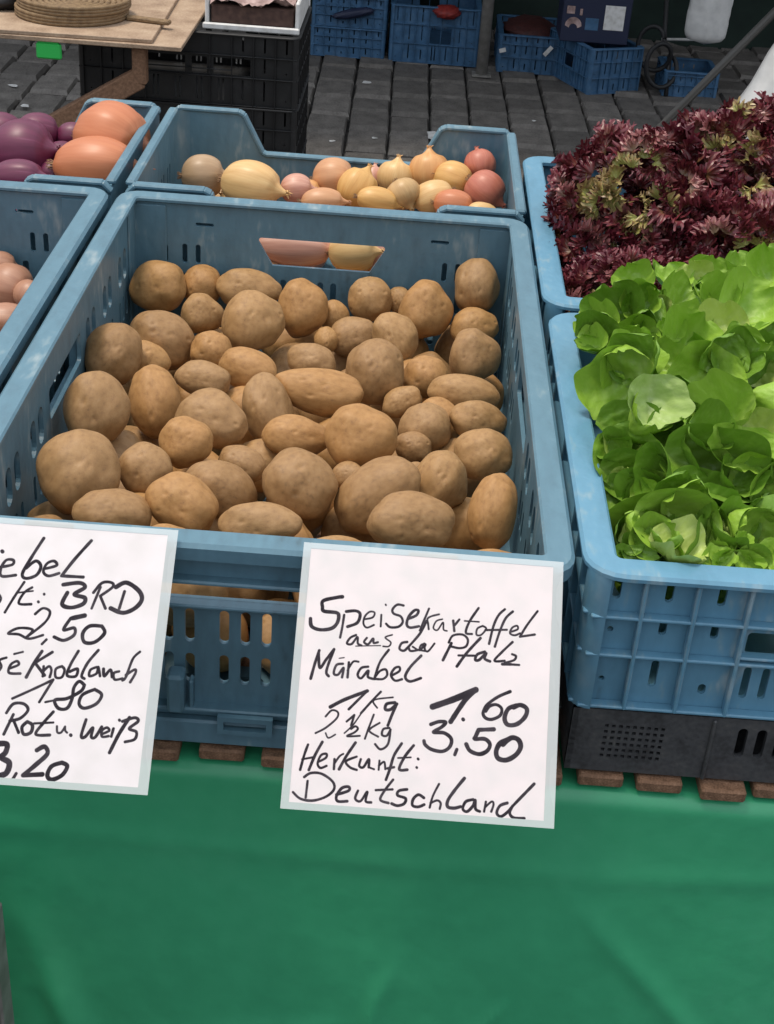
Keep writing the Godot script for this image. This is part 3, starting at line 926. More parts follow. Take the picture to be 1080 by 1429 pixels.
func price_sign(label: String, strokes: Array, left: float, top: float, seed_: int, tint: Color):
	var th := deg_to_rad(48.0)
	var w := 0.157
	var h := 0.158
	# local: x right, y up along the sign, z out of its face
	var up := Vector3(0, cos(th), -sin(th))
	var out := Vector3(0, sin(th), cos(th))
	var at := Vector3(left + w * 0.5, 1.0065 - top * cos(th), 0.0185 + top * sin(th))
	var o := thing("price_sign", label, "sign", at, "handwritten price signs on the crate rims")
	o.basis = Basis(Vector3.RIGHT, up, out)
	var bow := func(x: float, y: float) -> float: return 0.0012 * sin(x * 14.0 + seed_) + 0.002 * sin(-y * 20.0)
	var pm := mat(sign_texture(strokes, seed_, tint), 0.55, 1.0, null, 0.5, false)
	var mg := Vector4(0.0045, 0.0035, 0.006, 0.004)
	var fn := func(u: float, v: float):
		var x := lerpf(-w * 0.5 + mg.x, w * 0.5 - mg.z, u)
		var y := lerpf(-mg.y, -h + mg.w, v)
		return [Vector3(x, y, bow.call(x, y)), null]
	# the paper shows the whole drawing minus its margins
	var paper := part("paper", sheet(14, 14, fn, Vector2((w - mg.x - mg.z) / w, (h - mg.y - mg.w) / h)), pm, o)
	pm.metallic_specular = 0.08
	pm.roughness = 0.9
	pm.uv1_offset = Vector3(mg.x / w, mg.y / h, 0)
	for s in [-1, 1]:
		var f2 := func(u: float, v: float):
			var x := lerpf(-w * 0.5, w * 0.5, u)
			var y := lerpf(0.0, -h, v)
			return [Vector3(x, y, bow.call(x, y) + s * 0.0007 + 0.0008 * sin(y * 60.0) * smoothstep(w * 0.45, w * 0.5, abs(x))), null]
		part("laminate", sheet(20, 14, f2), M.film, o)
	# the sealed border of the pouch round the paper
	var eb := MB.new(true)
	var inner := [Vector2(-w * 0.5 + mg.x, -mg.y), Vector2(w * 0.5 - mg.z, -mg.y), Vector2(w * 0.5 - mg.z, -h + mg.w), Vector2(-w * 0.5 + mg.x, -h + mg.w)]
	var outer := [Vector2(-w * 0.5, 0), Vector2(w * 0.5, 0), Vector2(w * 0.5, -h), Vector2(-w * 0.5, -h)]
	for k in 4:
		for n in 14:
			var q := []
			for e in [[outer, n], [outer, n + 1], [inner, n + 1], [inner, n]]:
				var p2: Vector2 = e[0][k].lerp(e[0][(k + 1) % 4], e[1] / 14.0)
				q.append(Vector3(p2.x, p2.y, bow.call(p2.x, p2.y) + 0.0003))
			eb.face(q, Vector3.BACK)
	part("sealed_edge", eb, M.film_edge, o)
	var cl := MB.new()
	cl.box(Vector3(0, -0.005, -0.0035), Vector3(0.03, 0.010, 0.003), 0.001)
	cl.tube([Vector3(0, -0.005, -0.003), Vector3(0, -0.05, -0.012), Vector3(0, -0.10, -0.006)], 0.0012, 6)
	part("clip", cl, M.steel, o)

# ---------------------------------------------------------------- scene
func _ready():
	var cam := Camera3D.new()
	cam.name = "camera"
	cam.position = Vector3(0.279, 1.475, 0.747)
	cam.rotation = Vector3(-0.547, -0.004, 0.076)
	cam.fov = 39.27
	cam.near = 0.02
	cam.far = 400.0
	add_child(cam)
	cam.make_current()
	var env := Environment.new()
	env.tonemap_mode = Environment.TONE_MAPPER_LINEAR
	env.tonemap_exposure = 1.7
	env.background_mode = Environment.BG_SKY
	var sm := ProceduralSkyMaterial.new()
	sm.sky_top_color = Color(0.93, 0.96, 1.0)
	sm.sky_horizon_color = Color(0.56, 0.58, 0.61)
	sm.ground_bottom_color = Color(0.28, 0.27, 0.26)
	sm.ground_horizon_color = Color(0.4, 0.4, 0.4)
	sm.sky_curve = 0.35
	sm.sun_angle_max = 0.0
	var sky := Sky.new()
	sky.sky_material = sm
	env.sky = sky
	env.background_energy_multiplier = 0.8
	env.sdfgi_enabled = true
	env.ssao_enabled = true
	env.ssil_enabled = true
	var we := WorldEnvironment.new()
	we.name = "world_environment"
	we.environment = env
	add_child(we)
	var sun := DirectionalLight3D.new()
	sun.name = "sun"
	sun.light_energy = 0.5
	sun.light_angular_distance = 14.0
	sun.light_color = Color(1.0, 0.955, 0.89)
	sun.shadow_enabled = true
	add_child(sun)
	sun.look_at_from_position(Vector3.ZERO, Vector3(0.32, -1.0, 0.06))

	make_materials()
	setting()
	stall()
	crates()
	potatoes()
	onions()
	lettuce()
	red_lettuce()
	price_sign("white price sign for onions and garlic with a cut off left side", STROKES_TWO, 0.1573 - 0.157, -0.001, 5, Color(0, 0.008, 0.0))
	price_sign("white price sign for potatoes, handwritten with 1.60 and 3.50", STROKES_ONE, 0.2335, 0.001, 9, Color(0, 0.026, 0.022))
	background()

func setting():
	var g := MB.new()
	g.face([Vector3(-200, 0, -200), Vector3(200, 0, -200), Vector3(200, 0, 200), Vector3(-200, 0, 200)], Vector3.UP)
	var ground := part("ground", g, M.joint)
	ground.set_meta("kind", "structure")
	# pavers: rows run across, columns away from the stall
	var pv := Node3D.new()
	pv.name = "pavement"
	pv.set_meta("kind", "structure")
	pv.rotation.y = 0.012
	add_child(pv)
	var vs := []
	rng.seed = 7
	for i in 6:
		var b := MB.new()
		var w := 0.1365
		var l: float = [0.205, 0.215, 0.19, 0.21, 0.20, 0.16][i]
		# worn top: a slightly uneven slab with a soft edge
		var top := []
		for c in [[-1, -1], [1, -1], [1, 1], [-1, 1]]: top.append(Vector3(c[0] * (w * 0.5 - 0.006), 0.03 + rng.randf_range(-0.004, 0.004), c[1] * (l * 0.5 - 0.014)))
		var mid := []
		for c in [[-1, -1], [1, -1], [1, 1], [-1, 1]]: mid.append(Vector3(c[0] * w * 0.5, 0.016, c[1] * l * 0.5))
		b.face(top, Vector3.UP)
		for k in 4:
			var k2 := (k + 1) % 4
			var o: Vector3 = mid[k] + mid[k2]
			b.face([top[k], top[k2], mid[k2], mid[k]], Vector3(o.x, 0.05, o.z))
			b.face([mid[k], mid[k2], mid[k2] * Vector3(1, 0.1, 1), mid[k] * Vector3(1, 0.1, 1)], Vector3(o.x, 0, o.z))
		vs.append(b.done())
	var far := MB.new()
	var n := 0
	for col in range(-38, 40):
		var z := -1.0 + rng.randf_range(0.0, 0.2)
		while z > -8.0:
			var k := rng.randi() % 6
			var l: float = [0.205, 0.215, 0.19, 0.21, 0.20, 0.16][k] + 0.03
			var x := 0.04 + col * 0.143
			var lim := 0.40 * (0.75 - z)
			var xf := Transform3D(Basis(Vector3.UP, rng.randf_range(-0.012, 0.012)), Vector3(x + rng.randf_range(-0.002, 0.002), rng.randf_range(-0.014, -0.004), z - l * 0.5))
			var seen: bool = x > 0.25 - lim * 0.92 and x < 0.25 + lim * 0.80 and z > -5.35 and z < -3.35 and not (x > 0.75 and z > -3.75)
			if seen and n < 300:
				n += 1
				part("paver", vs[k], M.paver[rng.randi() % 4], pv, xf)
			else:
				far.st.append_from(vs[k], 0, xf)
			z -= l
	var fo := part("far_pavers", far.st.commit(), M.paver[0], pv)
	fo.set_meta("kind", "stuff")

func stall():
	var t := thing("stall_table", "wooden slatted stall table carrying the blue crates", "table", Vector3(0.3, 0, -0.4))
	var off := -t.position
	var fr := MB.new()
	for z in [-0.015, -0.45, -0.9]: fr.box(Vector3(0.3, 0.795, z) + off, Vector3(1.6, 0.05, 0.04), 0.003)
	part("frame", fr, M.grey_wood, t)
	for x in [-0.44, 1.04]:
		for z in [-0.06, -0.86]:
			var l := MB.new()
			l.box(Vector3(x, 0.385, z) + off, Vector3(0.05, 0.77, 0.05), 0.004)
			part("leg", l, M.grey_wood, t)
	var s := MB.new()
	s.box(Vector3.ZERO, Vector3(0.030, 0.0095, 0.97), 0.0015)
	var sm := s.done()
	rng.seed = 12
	var xs := []
	for k in range(-15, 6): xs.append(0.183 + k * 0.0425)
	for k in range(0, 17): xs.append(0.4385 + k * 0.039)
	for x in xs:
		part("slat", sm, M.slat, t, Transform3D(Basis(Vector3.UP, rng.randf_range(-0.004, 0.004)), Vector3(x, 0.8345, -0.462 + rng.randf_range(-0.004, 0.004)) + off))
	# tarpaulin: over the front edge of the table and down
	var nz := FastNoiseLite.new()
	nz.seed = 3; nz.frequency = 1.0; nz.fractal_octaves = 3
	var fn := func(u: float, v: float):
		var x := lerpf(-0.7, 1.3, u)
		var sdist := v * 0.90
		var p: Vector3
		if sdist < 0.10: p = Vector3(x, 0.8275, -0.085 + sdist)
		elif sdist < 0.118:
			var a := (sdist - 0.10) / 0.018 * PI * 0.5
			p = Vector3(x, 0.8275 - 0.0115 * (1.0 - cos(a)), 0.015 + 0.0115 * sin(a))
		else:
			var d := sdist - 0.118
			p = Vector3(x, 0.816 - d, 0.0265)
			var k := smoothstep(0.0, 0.12, d)
			p.z += 0.14 * d
			p.z += k * (0.0035 * nz.get_noise_2d(x * 1.3, d * 0.7) + 0.004 * nz.get_noise_2d(x * 4.0 + 5.0, d * 2.4) + 0.0012 * nz.get_noise_2d(x * 15.0, d * 9.0))
			p.z += k * 0.002 * sin(x * 7.0 + d * 2.0) * smoothstep(0.05, 0.5, d)
			# creases
			p.z += 0.0045 * exp(-pow((x - 0.300 + (d - 0.2) * 0.12 - 0.004 * sin(d * 60.0)) / 0.006, 2.0)) * smoothstep(0.12, 0.19, d)
			p.z += 0.004 * exp(-pow((x - 0.385 + (d - 0.18) * 0.6) / 0.004, 2.0)) * exp(-pow((d - 0.185) / 0.018, 2.0))
			p.z += 0.009 * exp(-pow((x - 0.078 - (d - 0.2) * 0.35) / 0.014, 2.0)) * smoothstep(0.08, 0.22, d)
			p.z += 0.003 * exp(-pow((x - 0.50 - (d - 0.15) * 0.9) / 0.012, 2.0)) * smoothstep(0.05, 0.12, d) * smoothstep(0.26, 0.18, d)
			p.z += 0.0035 * exp(-pow((d - 0.215 + (x - 0.2) * 0.18) / 0.010, 2.0)) * smoothstep(0.02, 0.12, x) * smoothstep(0.30, 0.24, x)
			p.z += 0.0012 * exp(-pow((d - 0.045 - 0.01 * sin(x * 5.0)) / 0.008, 2.0))
		return [p, null]
	var tp := part("tarpaulin", sheet(500, 230, fn), M.tarp)
	tag(tp, "smooth green tarpaulin hanging down the front of the stall table", "tarpaulin")
	# wooden box at the left foot of the stall
	var bx := thing("wooden_box", "weathered wooden box with a grey metal edge at the lower left", "box", Vector3(-0.134, 0, 0.235))
	for k in 5:
		var b := MB.new()
		b.box(Vector3(0, 0.079 + k * 0.155, 0), Vector3(0.37, 0.151, 0.25), 0.004)
		part("plank", b, M.grey_wood, bx)
	for sz in [-1, 1]:
		var b := MB.new()
		b.box(Vector3(0.188, 0.388, sz * 0.118), Vector3(0.006, 0.776, 0.022), 0.0015)
		part("metal_edge", b, M.steel, bx)

func crates():
	deep_crate("blue deep crate filled with potatoes in the middle of the stall", 0.002, 0.400, -0.60, 0.022, 0.8405, 1.0, M.blue, M.blue)
	deep_crate("blue deep crate of pink brown onions at the left picture edge", -0.404, -0.006, -0.60, 0.022, 0.8405, 1.0, M.blue, M.blue)
	dipped_crate("blue crate with raised corners holding yellow onions behind the potatoes", 0.002, 0.400, -0.893, -0.607, 0.8405, 1.0, 0.047, M.blue, M.blue)
	dipped_crate("blue crate with raised corners holding red onions at the back left", -0.404, -0.006, -0.893, -0.607, 0.8405, 1.0, 0.047, M.blue, M.blue)
	var g := "blue ribbed crates of lettuce"
	ribbed_crate("light blue ribbed crate of green lettuce standing on a black tray", 0.405, 1.003, -0.379, 0.021, 0.894, 1.0, M.blue_light, M.blue_light, [0.072, 0.043, 0.0], 0.0327, g)
	ribbed_crate("light blue ribbed crate of red curly lettuce behind the green lettuce", 0.403, 1.001, -0.807, -0.391, 0.8405, 1.0, M.blue_light, M.blue_light, [0.112, 0.062, 0.0], 0.0327, g)
	# black tray under the green lettuce
	var c := thing("black_tray", "black plastic tray under the green lettuce crate", "tray", Vector3(0.705, 0.8405, -0.179))
	for side in 4:
		var half := 0.293 if side < 2 else 0.195
		var w := MB.new()
		var holes := []
		var n := 14 if side < 2 else 9
		for i in n:
			var u := -half + 0.112 + i * 0.0125
			if u < half - 0.1: holes.append([u - 0.0032, 0.021, u + 0.0032, 0.045, 0.0032])
		# a patch of fine perforation near the corner
		for i in 9:
			for j in 6: holes.append([-half + 0.022 + i * 0.0046, 0.013 + j * 0.005, -half + 0.0245 + i * 0.0046, 0.0155 + j * 0.005, 0.0])
		w.plate(wall_xf(side, 0.295, 0.197, 0.004), -half, 0.001, half, 0.0525, 0.004, holes)
		var wl := part("wall", w, M.black_plastic, c)
		var lg := MB.new()
		lg.box(Vector3(0.05, 0.015, 0), Vector3(2 * half - 0.19, 0.0025, 0.004), 0.0008, wall_xf(side, 0.295, 0.197, 0.0005))
		lg.box(Vector3(-half + 0.092, 0.026, 0), Vector3(0.0025, 0.05, 0.003), 0.0008, wall_xf(side, 0.295, 0.197, 0.001))
		part("rib", lg, M.black_plastic, wl)
	var b := MB.new()
	b.box(Vector3(0, 0.004, 0), Vector3(0.57, 0.004, 0.37), 0.001)
	part("base", b, M.black_plastic, c)

func bag_mesh(rx: float, rz: float, h: float, seed_: int, neck: float) -> ArrayMesh:
	var n := FastNoiseLite.new()
	n.seed = seed_; n.frequency = 1.0; n.fractal_octaves = 3
	var fn := func(u: float, v: float):
		var a := u * TAU
		var k := 1.0
		if v < 0.08: k = sqrt(max(0.0, 1.0 - pow(1.0 - v / 0.08, 2.0)))
		if v > 0.72: k = lerpf(1.0, neck, smoothstep(0.72, 1.0, v))
		k *= 1.0 + 0.16 * n.get_noise_3d(cos(a), v * 3.0, sin(a)) + 0.05 * sin(a * 9.0 + v * 4.0) * v
		return [Vector3(cos(a) * rx * k, v * h, sin(a) * rz * k), null]
	return sheet(40, 30, fn)

func background():
	# ---- stall behind: canopy on posts, table with a dark skirt
	var bs := thing("back_stall", "dark market stall behind with blue crates under its table", "stall", Vector3(0.8, 0, -5.6))
	var off := Vector3(-0.8, 0, 5.6)
	for p in [[0.542, -5.0], [-2.2, -5.0], [3.4, -5.0], [-2.2, -6.9], [3.4, -6.9]]:
		var b := MB.new(true)
		b.tube([Vector3(p[0], 0.02, p[1]) + off, Vector3(p[0], 2.25, p[1]) + off], 0.023, 14)
		var po := part("post", b, M.steel, bs)
		var f := MB.new()
		f.box(Vector3(p[0], 0.024, p[1]) + off, Vector3(0.075, 0.006, 0.075), 0.001)
		part("foot_plate", f, M.steel, po)
	var cn := MB.new()
	for s in [-1, 1]:
		var zc := -5.7
		var hz := 1.75
		cn.plate(Transform3D(Basis(Vector3.RIGHT, -PI * 0.5 + s * 0.22), Vector3(0.6, 2.42, zc + s * hz * 0.5) + off), -3.2, -hz * 0.5 * 1.02, 3.2, hz * 0.5 * 1.02, 0.006)
	part("canopy", cn, M.canvas, bs)
	var tt := MB.new()
	tt.box(Vector3(0.6, 0.80, -5.75) + off, Vector3(5.4, 0.03, 1.1), 0.004)
	part("tabletop", tt, M.grey_wood, bs)
	var fn := func(u: float, v: float):
		var x := lerpf(-2.2, 3.4, u)
		return [Vector3(x, lerpf(0.785, 0.01, v), -5.82 + 0.03 * sin(x * 9.0) * v) + off, null]
	part("skirt", sheet(140, 8, fn), M.dark_cloth, bs)
	# ---- crates under that table
	var g := "blue crates stored on the pavement behind"
	var rr := [0.15, 0.075, 0.0]
	ribbed_crate("lower dark blue crate of the stack left of the steel post", -0.150, 0.155, -5.52, -5.12, 0.018, 0.135, M.blue_deep, M.blue_deep, [0.08, 0.045, 0.0], 0.05, g)
	ribbed_crate("upper dark blue crate of the stack left of the steel post", -0.148, 0.157, -5.52, -5.12, 0.136, 0.255, M.blue_deep, M.blue_deep, [0.08, 0.045, 0.0], 0.05, g)
	ribbed_crate("topmost dark blue crate of the stack, cut by the upper picture edge", -0.150, 0.155, -5.52, -5.12, 0.256, 0.40, M.blue_deep, M.blue_deep, [0.08, 0.045, 0.0], 0.05, g)
	ribbed_crate("wide dark blue crate with a red item, left of the steel post", 0.165, 0.528, -5.70, -5.12, 0.018, 0.24, M.blue_deep, M.blue_deep, rr, 0.05, g)
	ribbed_crate("low dark blue crate with dark red contents right of the steel post", 0.60, 0.87, -5.45, -5.08, 0.018, 0.165, M.blue_deep, M.blue_deep, [0.11, 0.06, 0.0], 0.045, g)
	ribbed_crate("turned dark blue crate under the printed box", 0.86, 1.10, -5.22, -4.86, 0.018, 0.19, M.blue_deep, M.blue_deep, [0.12, 0.06, 0.0], 0.045, g, 0.42)
	ribbed_crate("small dark blue crate lying below the white bag", 1.24, 1.46, -5.14, -4.90, 0.018, 0.115, M.blue_deep, M.blue_deep, [0.08, 0.045, 0.0], 0.045, g)
	var rn := FastNoiseLite.new()
	rn.seed = 4; rn.frequency = 2.0
	var lump := func(w: float, h: float, d: float) -> ArrayMesh:
		return sheet(20, 14, func(u: float, v: float):
			var a := u * TAU
			var b := v * PI
			var q := Vector3(sin(b) * cos(a), cos(b), sin(b) * sin(a))
			return [q * Vector3(w, h, d) * (1.0 + 0.25 * rn.get_noise_3dv(q * 1.6 + Vector3(w, h, d) * 9.0)), null])
	var it := part("red_cloth", lump.call(0.055, 0.025, 0.06), M.red_stuff)
	it.position = Vector3(0.39, 0.223, -5.135)
	tag(it, "red crumpled item on the rim of the wide dark blue crate", "cloth")
	it = part("beet_heap", lump.call(0.115, 0.045, 0.15), M.dark_red)
	it.position = Vector3(0.735, 0.15, -5.27)
	tag(it, "dark red contents of the low crate right of the steel post", "vegetables")
	it = part("blue_rag", lump.call(0.085, 0.018, 0.02), M.navy)
	it.position = Vector3(0.02, 0.195, -5.112)
	it.rotation.z = 0.22
	tag(it, "dark blue rag hanging on the stack of crates", "rag")
	for e in [[0.62, 0.105, -5.072, 0.013, 0.3], [0.80, 0.115, -5.072, 0.022, 0.9]]:
		var b := MB.new()
		b.plate(Transform3D(Basis(Vector3.BACK, e[4]), Vector3(e[0], e[1], e[2])), -e[3], -0.007, e[3], 0.009, 0.001)
		tag(part("paper_tag", b, M.white), "small white paper tag on the %s side of the low dark blue crate" % ("left" if e[0] < 0.7 else "right"), "tag", "paper tags on the low crate")
	# printed box on the turned crate
	var pb := thing("printed_box", "dark printed cardboard box with a white label under the back stall", "box", Vector3(0.955, 0.191, -5.03))
	var b0 := MB.new()
	b0.box(Vector3(0, 0.11, 0), Vector3(0.26, 0.22, 0.2), 0.003)
	part("carton", b0, M.navy, pb)
	var l1 := MB.new()
	l1.plate(Transform3D(Basis.IDENTITY, Vector3(0.068, 0.098, 0.101)), -0.038, -0.045, 0.038, 0.045, 0.001)
	part("white_label", l1, M.white, pb)
	var l2 := MB.new()
	var arch := PackedVector2Array()
	for k in 9: arch.append(Vector2(cos(PI * k / 8.0), sin(PI * k / 8.0)) * 0.032 + Vector2(-0.085, 0.06))
	for k in 9: arch.append(Vector2(cos(PI * (8 - k) / 8.0), sin(PI * (8 - k) / 8.0) * 1.0) * 0.016 + Vector2(-0.085, 0.052))
	l2.extrude(Transform3D(Basis.IDENTITY, Vector3(0, 0, 0.101)), arch, 0.001)
	l2.plate(Transform3D(Basis.IDENTITY, Vector3(-0.1, 0.118, 0.101)), -0.015, -0.014, 0.015, 0.014, 0.001)
	l2.plate(Transform3D(Basis.IDENTITY, Vector3(-0.06, 0.112, 0.101)), -0.005, -0.012, 0.005, 0.012, 0.001)
	part("emblem", l2, M.pink_paper, pb)
	var l3 := MB.new()
	l3.plate(Transform3D(Basis.IDENTITY, Vector3(-0.015, 0.07, 0.101)), -0.025, -0.022, 0.025, 0.022, 0.001)
	part("blue_print", l3, M.blue_deep, pb)
	# black cable
	var cb := MB.new(true)
	var pts := []
	for k in 40:
		var f := k / 39.0
		var a := f * TAU * 2.2
		pts.append(Vector3(1.17 + 0.055 * cos(a) + 0.07 * f, 0.10 + 0.07 * sin(a) + 0.11 * (1.0 - f), -4.92 - 0.04 * sin(a * 0.5)))
	pts.append(Vector3(1.26, 0.02, -4.9))
	pts.push_front(Vector3(1.20, 0.79, -5.18))
	cb.tube(pts, 0.009, 8)
	tag(part("cable", cb, M.rubber), "black cable looping down beside the printed box", "cable")
	var wb := MB.new(true)
	wb.tube([Vector3(1.235, 0.196, -5.06), Vector3(1.385, 0.206, -5.06)], 0.006, 8)
	wb.tube([Vector3(1.385, 0.206, -5.06), Vector3(1.40, 0.79, -5.2)], 0.004, 8)
	tag(part("white_rod", wb, M.white), "thin white rod level behind the hanging white bag", "rod")
	# white bag hanging from the table edge
	var wbag := thing("plastic_bag", "white plastic bag hanging over the small blue crate", "bag", Vector3(1.375, 0.22, -4.92))
	part("film_body", bag_mesh(0.078, 0.05, 0.50, 6, 0.3), M.white_film, wbag)
	var hk := MB.new(true)
	hk.tube([Vector3(0, 0.49, 0), Vector3(0, 0.57, 0.0), Vector3(0.0, 0.605, -0.08), Vector3(0, 0.60, -0.30)], 0.006, 8)
	part("handle", hk, M.white_film, wbag)
	# folding table at the right with slanting legs, and a white sack
	var ft := thing("folding_table", "grey folding table leg slanting behind the red lettuce", "table", Vector3(1.5, 0, -3.35))
	for e in [[-0.855, -0.075, 0.28], [0.9, 0.1, 0.28], [0.9, 0.1, -0.28]]:
		var b := MB.new(true)
		b.tube([Vector3(e[0], 0.02, e[2]), Vector3(e[1], 1.04, e[2])], 0.011, 12)
		part("leg", b, M.dark_steel, ft)
	var tb := MB.new()
	tb.box(Vector3(0.0, 1.055, 0.0), Vector3(1.5, 0.03, 0.75), 0.004)
	part("tabletop", tb, M.grey_wood, ft)
	var sk := thing("rolled_sheet", "rolled white plastic sheet leaning at the right picture edge", "sheet roll", Vector3(0.985, 0.03, -2.96))
	var rnz := FastNoiseLite.new()
	rnz.seed = 31; rnz.frequency = 2.2
	var rdir := Vector3(0.44, 1.02, 0.0).normalized()
	var rx := rdir.cross(Vector3.BACK).normalized()
	var rf := func(u: float, v: float):
		var a := u * TAU * 2.6
		var r := 0.045 + 0.013 * u * 2.6 + 0.006 * rnz.get_noise_3d(cos(a), v * 2.0, sin(a)) + 0.003 * sin(v * 40.0 + a)
		return [rdir * (v * 1.1) + (rx * cos(a) + Vector3.BACK * sin(a)) * r, null]
	part("rolled_film", sheet(90, 40, rf), M.white_film, sk)
	var tie := MB.new(true)
	for tv in [0.3, 0.8]:
		var tp := []
		for k in 25:
			var a := TAU * k / 24.0
			tp.append(rdir * tv + (rx * cos(a) + Vector3.BACK * sin(a)) * 0.086)
		tie.tube(tp, 0.003, 5, -1.0, false)
	part("tie", tie, M.steel, sk)
	# ---- black crates with a board, trays and a white box at the left
	var h := 0.018
	for k in 3:
		var c := ribbed_crate(["lowest black crate of the stack behind the onions", "middle black crate of the stack behind the onions", "top black crate of the stack, under the plywood board"][k], -0.60, -0.02, -3.42, -3.02, h, h + 0.186, M.black_crate, M.black_crate, [0.13, 0.075, 0.0], 0.0567, "stacked black crates behind the onions")
		h += 0.187
		c.name = "black_crate" if k == 0 else "black_crate_%03d" % k
	var bd := thing("plywood_board", "plywood board lying across the black crates, carrying round trays", "board", Vector3(-0.72, 0.5805, -3.06))
	var b1 := MB.new()
	b1.box(Vector3(-0.03, 0.0065, 0.0), Vector3(0.92, 0.011, 0.54), 0.0015)
	part("lower_sheet", b1, M.ply, bd)
	b1 = MB.new()
	b1.box(Vector3(-0.10, 0.0175, 0.018), Vector3(0.90, 0.010, 0.50), 0.0015, Transform3D(Basis(Vector3.UP, 0.03), Vector3.ZERO))
	part("upper_sheet", b1, M.ply, bd)
	for k in 2:
		var o := thing("round_tray", ["lower round wicker tray on the plywood board", "upper round wicker tray on the plywood board"][k], "tray", Vector3(-0.60 + 0.006 * k, 0.604 + 0.024 * k, -3.0), "round wicker trays")
		var tr := MB.new(true)
		for rg in 3:
			var ps := []
			for n in 49:
				var a := TAU * n / 48.0
				ps.append(Vector3(cos(a) * 0.138, 0.004 + rg * 0.0075, sin(a) * 0.138))
			tr.tube(ps, 0.0052, 7, -1.0, false)
		part("rim", tr, M.wicker, o)
		var bt := MB.new(true)
		for rg in 9:
			var ps := []
			for n in 33:
				var a := TAU * n / 32.0
				ps.append(Vector3(cos(a) * (0.012 + rg * 0.0145), 0.004, sin(a) * (0.012 + rg * 0.0145)))
			bt.tube(ps, 0.0078, 6, -1.0, false)
		part("woven_base", bt, M.wicker, o)
	var kn := MB.new()
	kn.box(Vector3(0, 0.006, 0), Vector3(0.115, 0.011, 0.022), 0.003, Transform3D(Basis(Vector3.UP, -0.2), Vector3.ZERO))
	var ko := part("wooden_stick", kn, M.wicker)
	ko.position = Vector3(-0.40, 0.6032, -2.97)
	tag(ko, "short dark wooden stick beside the round trays", "stick")
	var gt := MB.new()
	gt.box(Vector3(0, -0.02, 0), Vector3(0.062, 0.038, 0.012), 0.004)
	gt.box(Vector3(0, 0.001, -0.02), Vector3(0.05, 0.004, 0.05), 0.001)
	var go := part("plastic_clamp", gt, M.lime)
	go.position = Vector3(-0.615, 0.578, -2.80)
	tag(go, "bright green plastic clamp under the edge of the plywood board", "clamp")
	var dk := part("dark_cloth", lump.call(0.09, 0.03, 0.06), M.rubber)
	dk.position = Vector3(-0.80, 0.625, -3.02)
	tag(dk, "dark crumpled cloth on the board left of the round trays", "cloth")
	# trestle leg that leans against the board
	var st := thing("wooden_strut", "wooden strut slanting under the plywood board in front of the black crates", "strut", Vector3(-0.40, 0.50, -2.84))
	var sb := MB.new()
	var dir := Vector3(-0.80, -0.47, 0.10)
	sb.box(Vector3(0, 0, 0.48), Vector3(0.032, 0.05, 0.96), 0.003, Transform3D(Basis.looking_at(-dir.normalized(), Vector3.UP), Vector3.ZERO))
	sb.box(Vector3(0.0, 0.03, 0.0), Vector3(0.035, 0.088, 0.035), 0.003)
	part("beam", sb, M.slat, st)
	# white box with wrinkled paper
	var wx := thing("foam_box", "white open box with crumpled pinkish paper on the black crates", "box", Vector3(-0.15, 0.580, -3.22))
	for side in 4:
		var b := MB.new()
		var half := 0.125 if side < 2 else 0.17
		var hh := 0.016 if side == 0 else 0.075
		b.box(Vector3(0, hh * 0.5 + 0.001, 0), Vector3(2 * half - (0.03 if side > 1 else 0.0), hh, 0.010), 0.003, wall_xf(side, 0.125, 0.18, 0.008))
		part("wall", b, M.white, wx)
	var cbx := MB.new()
	cbx.box(Vector3(0, 0.034, -0.005), Vector3(0.215, 0.046, 0.30), 0.003)
	part("carton", cbx, M.brown_card, wx)
	var wbm := MB.new()
	wbm.box(Vector3(0, 0.006, 0), Vector3(0.22, 0.01, 0.33), 0.002)
	part("floor_panel", wbm, M.white, wx)
	var pn := FastNoiseLite.new()
	pn.seed = 15; pn.frequency = 9.0
	var pf := func(u: float, v: float):
		var x := lerpf(-0.108, 0.108, u)
		var z := lerpf(-0.16, 0.16, v)
		return [Vector3(x, 0.072 + 0.022 * pn.get_noise_2d(x, z) + 0.012 * pn.get_noise_2d(x * 3.0, z * 3.0), z), null]
	part("crumpled_paper", sheet(30, 40, pf), M.pink_paper, wx)
	# litter on the pavement
	var lt := [[0.372, -4.13, 0.062, 0.026, "larger white paper scrap on the pavement behind the onion crate"], [0.10, -4.75, 0.024, 0.012, "paper scrap on the pavement in front of the crate stack"], [0.02, -3.98, 0.012, 0.008, "tiny white crumb on the pavement left of the larger scrap"], [0.16, -4.05, 0.011, 0.007, "tiny white crumb between the two paper scraps"], [-1.14, -4.35, 0.022, 0.014, "upper pale scrap on the pavement at the far left"], [-1.04, -4.12, 0.020, 0.013, "lower pale scrap on the pavement at the far left"], [0.72, -4.4, 0.009, 0.006, "tiny pale crumb on the pavement below the low crate"]]
	for e in lt:
		var rs := RandomNumberGenerator.new()
		rs.seed = int(e[0] * 1000) + 3000
		var pl := PackedVector2Array()
		for k in 9:
			var a := TAU * k / 9.0
			pl.append(Vector2(cos(a) * e[2], sin(a) * e[3] * 1.8) * rs.randf_range(0.4, 1.0))
		var b := MB.new()
		b.extrude(Transform3D(Basis(Vector3.UP, rs.randf() * 3.0) * Basis(Vector3.RIGHT, -PI * 0.5), Vector3.ZERO), pl, 0.0015)
		var o := part("paper_scrap", b, M.white)
		o.position = Vector3(e[0], 0.0265, e[1])
		tag(o, e[4], "scrap", "litter on the pavement")

